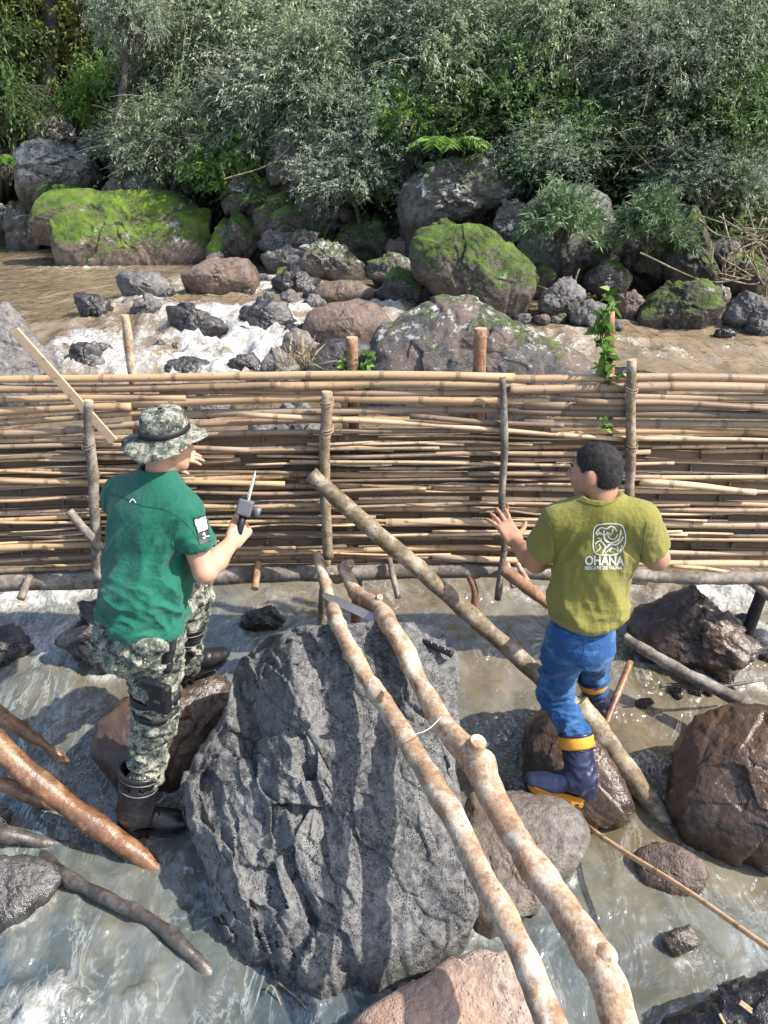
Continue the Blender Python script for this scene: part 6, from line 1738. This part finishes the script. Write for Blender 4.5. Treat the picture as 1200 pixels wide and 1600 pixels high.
SH = [
 (-30, 70, 16.6, 190, 300, 'dark_a', 'dark leafy tree at the far left edge of the slope'),
 (140, 70, 17.6, 240, 230, 'yellow_a', 'sunlit yellow green shrub behind the dark trunk'),
 (255, 25, 17.0, 240, 190, 'yellow_b', 'yellow green shrub at the top between the slim tree and the willows'),
 (5, 165, 16.0, 130, 110, 'dark_b', 'dark bush crouching above the mossy boulders at the far left'),
 (330, 90, 15.6, 230, 250, 'willow_c', 'grey green willow right of the slim tree'),
 (290, 215, 14.6, 190, 170, 'willow_a', 'grey willow shrub hanging over the small white rock'),
 (395, 200, 14.4, 190, 190, 'willow_b', 'greyish willow shrub left of the tall upright boulder'),
 (440, 60, 15.2, 260, 230, 'willow_a', 'tall feathery willow near the top centre'),
 (520, 130, 13.9, 230, 220, 'willow_c', 'drooping willow above the tall upright boulder'),
 (590, 215, 13.0, 200, 190, 'willow_b', 'bushy willow above the bank left of the fern'),
 (600, 50, 14.6, 260, 220, 'willow_b', 'silvery shrub at the top in the middle of the slope'),
 (690, 120, 13.2, 250, 230, 'willow_a', 'dense blue green shrub behind the fern'),
 (760, 30, 14.4, 270, 230, 'yellow_a', 'olive tinged tree crown at the top right of centre'),
 (800, 170, 12.6, 230, 190, 'dark_a', 'dark shrub above the big overhanging boulder'),
 (880, 90, 13.0, 230, 230, 'willow_c', 'pale shrub draped with dead twigs right of centre'),
 (930, 225, 11.9, 230, 140, 'dark_b', 'dark green bush over the rounded grey boulder'),
 (1000, 60, 13.2, 260, 240, 'willow_b', 'silvery tree crown left of the top right corner'),
 (1060, 190, 11.8, 240, 160, 'willow_a', 'grey shrub hanging over the smaller drooping shrub'),
 (1120, 80, 12.2, 260, 240, 'willow_c', 'bright silvery tree crown in the top right corner'),
 (1180, 200, 11.2, 220, 190, 'dark_a', 'shaded bush at the right edge of the slope'),
 (1185, 20, 12.8, 240, 220, 'willow_b', 'light grey crown cut by the right edge of the view'),
 (245, 120, 15.4, 120, 160, 'willow_b', 'thin silvery shrub around the slim leaning trunk'),
 (480, 235, 14.0, 150, 120, 'willow_a', 'small willow beside the head of the tall upright boulder'),
 (715, 205, 12.4, 150, 100, 'dark_a', 'low dark bush behind the bright fern'),
 (70, 60, 18.6, 320, 260, 'yellow_b', 'sunny yellow green crown behind the dark trunk at the top'),
 (350, -10, 17.0, 260, 180, 'dark_a', 'dark crown along the top edge left of centre'),
 (640, 190, 12.6, 130, 130, 'broad_a', 'leafy green bush left of the bright fern'),
 (555, 275, 12.5, 150, 90, 'silver_a', 'grey shrub sprawling over the leaning mossy slab'),
 (350, 250, 14.0, 150, 110, 'broad_a', 'broad leaved green bush above the greenish rock'),
 (860, 240, 11.5, 160, 90, 'silver_a', 'grey branches hanging behind the larger drooping shrub'),
 (1110, 270, 10.9, 170, 120, 'willow_b', 'grey shrub drooping above the dead tangle'),
 (240, 230, 14.5, 130, 110, 'silver_a', 'pale shrub spilling onto the right end of the moss slab'),
 (1050, 110, 11.9, 230, 170, 'silver_a', 'brightest silver shrub in the upper right'),
 (690, 40, 13.6, 220, 170, 'silver_a', 'silver grey shrub at the top right of the middle'),
 (470, 130, 13.8, 200, 150, 'silver_a', 'feathery silver shrub over the tall upright boulder'),
 (170, 150, 15.6, 120, 120, 'broad_a', 'sunlit green bush beside the slim leaning trunk'),
 (540, -15, 16.0, 260, 180, 'willow_b', 'grey crown along the top edge at the centre'),
 (900, -20, 14.6, 280, 180, 'yellow_b', 'olive crown along the top edge right of centre'),
]
rr = random.Random(12)
for i, (px, py, Y, w, h, kind, lab) in enumerate(SH):
    shrub(px, py, Y, w * 1.12, h * 1.12, kind, lab, rot=rr.uniform(0, 6.28), stem=0.035 + 0.02 * rr.random())
# undergrowth nobody could count: leaves over the slope
def thicket():
    rs = np.random.RandomState(77)
    n = 80000
    x = rs.uniform(-11, 9.5, n); dd = rs.uniform(0.8, 8.5, n)
    y = bank_y(x) + dd
    cl = noise(np.stack([x * 1.3, y * 1.3, dd * 0], 1), 3)
    keep = cl + rs.rand(n) * 0.5 > 0.05
    x, y, cl = x[keep], y[keep], cl[keep]; n = len(x)
    z = hill_z(x, y) + np.abs(rs.normal(size=n)) * 0.35 + 0.05
    d = rs.normal(size=(n, 3)) + np.array([0, -0.5, 0.1])
    V, F, T = leaves(np.stack([x, y, z], 1), d, 0.11, 0.035, rs, np.clip(0.3 + cl * 0.6 + 0.35 * rs.rand(n), 0, 1))
    me = mesh_from('undergrowth', V, F, LEAF['dark'])
    at = me.attributes.new('tint', 'FLOAT', 'POINT'); at.data.foreach_set('value', T.astype(np.float32))
    tag(obj('undergrowth', me), 'dark leafy undergrowth covering the slope', 'undergrowth', None, 'stuff')
thicket()
# tree trunks that stand clear
def trunk_tree(ctrl, rads, label, crown=None, roots=False, name='tree'):
    pts = [P(*q) for q in ctrl]
    root = empty(name, pts[0], label, 'tree')
    path = spline(np.hstack([np.array(pts), np.array(rads)[:, None]]), 26)
    v, f = tube(path[:, :3], path[:, 3], 10, True, rough=rads[0] * 0.25, rfreq=5)
    tr = placed('trunk', v, f, WOOD['trunk'], root)
    if roots:
        rs = random.Random(3)
        for k in range(7):
            a = pts[0] + np.array([0, 0, 0.35]); e = pts[0] + np.array([rs.uniform(-0.35, 0.3), rs.uniform(-0.4, 0.0), -0.25])
            m = a * 0.5 + e * 0.5 + np.array([rs.uniform(-.1, .1), -0.1, 0.05])
            v, f = tube(spline([a, m, e], 8), np.linspace(0.045, 0.018, 8), 6)
            placed('root', v, f, WOOD['trunk'], tr)
    if crown:
        px, py, Y, w, h, kind = crown
        c = P(px, py, Y); s = ppm(px, py, Y)
        for nm, me in zip(('foliage', 'branches'), CR[kind]):
            o = obj(nm, me, root, c - np.array(root.location)); o.scale = (w / 2 / s, w / 2 / s, h / 2 / s); o['kind'] = 'stuff'
    return root
trunk_tree([(78, 200, 16.8), (74, 120, 16.8), (80, 50, 16.9), (72, -80, 17.0)], [.2, .17, .16, .13], 'dark upright tree trunk on the left of the slope', (60, -75, 17.0, 300, 170, 'dark_b'))
b_ = bpy.data.objects['tree']
v, f = tube(spline([P(78, 185, 16.7), P(100, 172, 16.6), P(118, 155, 16.5), P(135, 128, 16.4)], 10), np.linspace(.09, .05, 10), 8); placed('limb', v, f, WOOD['trunk'], b_)
trunk_tree([(186, 312, 14.1), (188, 250, 14.2), (184, 190, 14.3), (196, 110, 14.4), (205, 0, 14.5), (208, -60, 14.5)], [.1, .075, .065, .055, .045, .03], 'slim leaning tree with bare roots standing on the moss slab', (208, 10, 14.4, 130, 170, 'willow_b'), True)
trunk_tree([(885, 260, 12.5), (893, 190, 12.5), (900, 110, 12.6), (910, 20, 12.7)], [.05, .045, .04, .03], 'thin pale trunk right of centre on the slope', (905, 20, 12.7, 200, 190, 'willow_a'))
# the two drooping shrubs on the boulders
def tuft_mesh(seed, n_st=330, per=16):
    rs = np.random.RandomState(seed)
    c = rs.normal(size=(n_st, 3)); c /= np.linalg.norm(c, axis=1)[:, None]; c[:, 2] = np.abs(c[:, 2]) * 1.1 - 0.35
    c *= rs.uniform(0.45, 1.0, (n_st, 1)) * (1 + 0.9 * noise(c * 1.6 + seed, seed))[:, None]
    c[:, 2] -= 0.45 * np.maximum(0, np.abs(c[:, 0]) - 0.35)
    k = np.repeat(np.arange(n_st), per)
    ax = c / np.linalg.norm(c, axis=1)[:, None] + np.array([0, 0, 0.5])
    p = c[k] - ax[k] * (rs.rand(len(k)) * 0.22)[:, None]
    d = ax[k] * 0.7 + rs.normal(size=p.shape) * 0.55
    V, F, T = leaves(p, d, 0.2, 0.03, rs, np.clip(0.15 + 0.4 * rs.rand(n_st)[k] + 0.45 * rs.rand(len(k)), 0, 1), 0.15)
    me = mesh_from('foliage', V, F, LEAF['tuft'])
    at = me.attributes.new('tint', 'FLOAT', 'POINT'); at.data.foreach_set('value', T.astype(np.float32))
    parts = [tube(spline([np.array([0, 0.2, -0.5]) + rs.normal(size=3) * .05, c[i] * 0.5, c[i]], 6), np.linspace(.022, .008, 6), 5, False) for i in range(0, n_st, 5)]
    return me, mesh_from('branches', *merge(*parts), WOOD['trunk'])
for i, (px, py, Y, w, h, lab) in enumerate([(882, 338, 10.0, 165, 150, 'larger drooping shrub of narrow blue green leaves on a boulder'), (1022, 345, 9.9, 140, 150, 'smaller drooping shrub of narrow leaves above the dark hollow')]):
    c = P(px, py, Y); s = ppm(px, py, Y)
    root = empty('shrub', c + np.array([0, 0.3, -0.5 * h / s]), lab, 'shrub')
    for me in tuft_mesh(30 + i):
        o = obj(me.name.split('.')[0], me, root, c - np.array(root.location)); o.scale = (w / 2 / s, w / 2.4 / s, h / 2 / s); o['kind'] = 'stuff'
# ferns: arching fronds with leaflets
def fern(c, r, n_fr, kind, label, name='fern', cat='fern', seed=0, up=0.7, lw=0.03):
    rs = np.random.RandomState(seed)
    P0, D0, T0, parts = [], [], [], []
    for k in range(n_fr):
        a = rs.uniform(0, 6.28); L = r * rs.uniform(0.7, 1.15)
        t = np.linspace(0.1, 1, 13)
        q = np.stack([np.cos(a) * L * t, np.sin(a) * L * t * 0.8, up * L * (t * 1.5 - 1.25 * t * t)], 1)
        tg = np.gradient(q, axis=0); s = np.cross(tg, [0, 0, 1.0]); s /= np.linalg.norm(s, axis=1)[:, None] + 1e-9
        for sg in (-1, 1):
            P0.append(q); D0.append(s * sg + tg / np.linalg.norm(tg, axis=1)[:, None] * 0.6); T0.append(np.full(13, rs.uniform(0.2, 0.9)))
        parts.append(tube(q, np.linspace(.006, .002, 13), 4, False))
    V, F, T = leaves(np.vstack(P0), np.vstack(D0), r * 0.3, lw, rs, np.concatenate(T0), 0.1)
    root = empty(name, c, label, cat)
    me = mesh_from('fronds', V, F, LEAF[kind]); at = me.attributes.new('tint', 'FLOAT', 'POINT'); at.data.foreach_set('value', T.astype(np.float32))
    obj('fronds', me, root)
    obj('stems', mesh_from('stems', *merge(*parts), LEAF[kind]), root)
for i, (px, py, Y, rpx, n, kind, lab) in enumerate([
    (702, 238, 11.5, 62, 26, 'fresh', 'bright green fern on top of the big overhanging boulder'), (352, 300, 13.8, 45, 16, 'fresh', 'small fern right of the small white rock'),
    (400, 318, 13.3, 50, 18, 'dark', 'dark fern clump above the mossy rock with the white crest'), (300, 285, 14.4, 45, 14, 'dark', 'fern clump behind the moss slab'),
    (12, 262, 15.3, 60, 16, 'fresh', 'green fern tuft at the far left of the slope'), (565, 318, 12.6, 45, 14, 'dark', 'fern behind the spotted mossy rock'),
    (445, 330, 13.0, 40, 12, 'dark', 'fern at the foot of the leaning mossy slab'), (95, 300, 14.9, 35, 12, 'fresh', 'tiny fern behind the middle of the moss slab')]):
    fern(P(px, py, Y), rpx / ppm(px, py, Y), n, kind, lab, seed=50 + i)
# grass tufts at the bank
def grass(c, r, n, kind, label, seed):
    rs = np.random.RandomState(seed)
    d = rs.normal(size=(n, 3)) * 0.6 + np.array([0, -0.2, 1.0])
    p = rs.normal(size=(n, 3)) * np.array([r * .25, r * .15, 0.01])
    V, F, T = leaves(p, d, r, r * 0.045, rs, rs.rand(n), 0.1)
    me = mesh_from('grass_tuft', V, F, LEAF[kind]); at = me.attributes.new('tint', 'FLOAT', 'POINT'); at.data.foreach_set('value', T.astype(np.float32))
    tag(obj('grass_tuft', me, None, c), label, 'grass tuft')
grass(P(485, 388, 12.5), 0.55, 160, 'tuft', 'grass tuft above the slanting dark rock', 1)
grass(P(445, 395, 12.7), 0.4, 110, 'fresh', 'short bright grass left of the slanting dark rock', 2)
grass(P(468, 572, 6.9), 0.32, 70, 'dry', 'dry straw tuft before the upright rounded rock', 3)
grass(P(815, 415, 10.3), 0.3, 60, 'fresh', 'little grass tuft beside the great mossy boulder', 4)
# dead tangle of vines at the right edge
rs = random.Random(9)
vine = empty('dead_vine', P(1170, 470, 9.6), 'tangle of bare dead vines at the right edge of the far bank', 'vine')
for k in range(18):
    a = P(rs.uniform(1090, 1240), rs.uniform(330, 400), rs.uniform(9.3, 9.9)); b = P(rs.uniform(1110, 1260), rs.uniform(400, 500), rs.uniform(9.0, 9.6))
    m1 = a * .6 + b * .4 + np.array([rs.uniform(-.35, .35), rs.uniform(-.2, .1), rs.uniform(-.2, .3)]); m2 = a * .3 + b * .7 + np.array([rs.uniform(-.35, .35), rs.uniform(-.2, .1), rs.uniform(-.2, .2)])
    v, f = tube(spline([a, m1, m2, b], 18), rs.uniform(.005, .011), 5, False)
    placed('strand', v, f, WOOD['mossy'], vine)
# loose hanging vines on the slope
for k, (x0, y0, x1, y1, Y) in enumerate([(490, 180, 350, 280, 13.0), (300, 90, 420, 190, 14.0), (640, 60, 700, 190, 12.9), (820, 110, 905, 220, 12.1), (960, 200, 1075, 300, 11.0), (1080, 150, 1000, 260, 11.2), (1000, 395, 1180, 430, 9.6), (840, 446, 905, 420, 9.7)]):
    a, b = P(x0, y0, Y), P(x1, y1, Y - 0.3)
    v, f = tube(spline([a, (a + b) / 2 + np.array([0.1, -0.1, -0.18]), b], 16), 0.012, 5, False)
    where = ['from the drooping willow to the greenish rock', 'beside the grey green willow', 'in the dense blue green shrub', 'across the pale shrub', 'over the dark green bush', 'under the grey shrub on the right', 'from the dead tangle towards the hollow', 'lying across the dark hollow'][k]
    tag(placed('vine', v, f, WOOD['mossy']), 'thin bare vine ' + where, 'vine')
# sprigs growing on two stakes
def sprig(pts, n, label, seed, ln=0.06):
    rs = np.random.RandomState(seed)
    root = empty('sprig', P(*pts[0]), label, 'sprig'); off = np.array(root.location)
    q = spline([P(*p) for p in pts], 40) - off
    k = rs.randint(0, 40, n)
    p = q[k] + rs.normal(size=(n, 3)) * 0.012
    d = rs.normal(size=(n, 3)) + np.array([0, -0.4, 0.1])
    V, F, T = leaves(p, d, ln, ln * 0.5, rs, rs.rand(n), 0.2)
    me = mesh_from('leaves', V, F, LEAF['fresh']); at = me.attributes.new('tint', 'FLOAT', 'POINT'); at.data.foreach_set('value', T.astype(np.float32))
    obj('leaves', me, root)
    obj('stem', mesh_from('stem', *tube(q, 0.003, 5), LEAF['fresh']), root)
sprig([(950, 600, 3.36), (945, 560, 3.34), (938, 520, 3.36), (944, 490, 3.36), (958, 465, 3.38)], 110, 'leafy green vine climbing the tallest back stake', 1)
sprig([(530, 590, 3.44), (536, 575, 3.42), (545, 560, 3.42)], 26, 'leafy sprout left of the reddish stake', 2, 0.045)
sprig([(560, 600, 3.44), (572, 575, 3.42), (578, 548, 3.42)], 40, 'leafy sprout right of the reddish stake', 3, 0.045)
sprig([(942, 660, 3.28), (944, 668, 3.27)], 16, 'tuft of green leaves poking through the fence', 4, 0.04)

# chips and twigs lying about
cb = _bvh(next(o for o in bpy.data.objects if o.get('label', '').startswith('dark rock in the near corner')))
for k, (px, py, L, an, lab) in enumerate([(1168, 1575, 0.055, 0.9, 'pale split wood chip on the dark corner rock'), (1128, 1592, 0.03, 0.3, 'small white wood chip low on the dark corner rock')]):
    h = cb.ray_cast(Vector(CAM), Vector(ray(px, py)).normalized())
    if h[0] is None: continue
    q = np.array(h[0]) + np.array(h[1]) * 0.008; nz = np.array(h[1]); d = unit(np.cross(nz, [math.cos(an), math.sin(an), 0.2])); e = np.cross(nz, d)
    o = placed('wood_chip', *box_vf(q, d * L / 2, e * L * 0.14, nz * 0.005), WOOD['cut'], None, None, False); bevel(o, 0.002); tag(o, lab, 'wood chip')
for k, (pts, lab) in enumerate([([(412, 1555, 1.74), (425, 1540, 1.76), (445, 1580, 1.7), (478, 1602, 1.66)], 'dry curved twig washed under the huge boulder'), ([(430, 1532, 1.78), (470, 1565, 1.72), (500, 1612, 1.65)], 'straight dry twig washed under the huge boulder'),
                                ([(605, 955, 2.8), (595, 985, 2.68), (640, 1012, 2.6)], 'splinter of bark on top of the huge boulder')]):
    v, f = tube(spline([P(*q) for q in pts], 14), 0.0035, 6); tag(placed('twig', v, f, WOOD['mossy']), lab, 'twig')
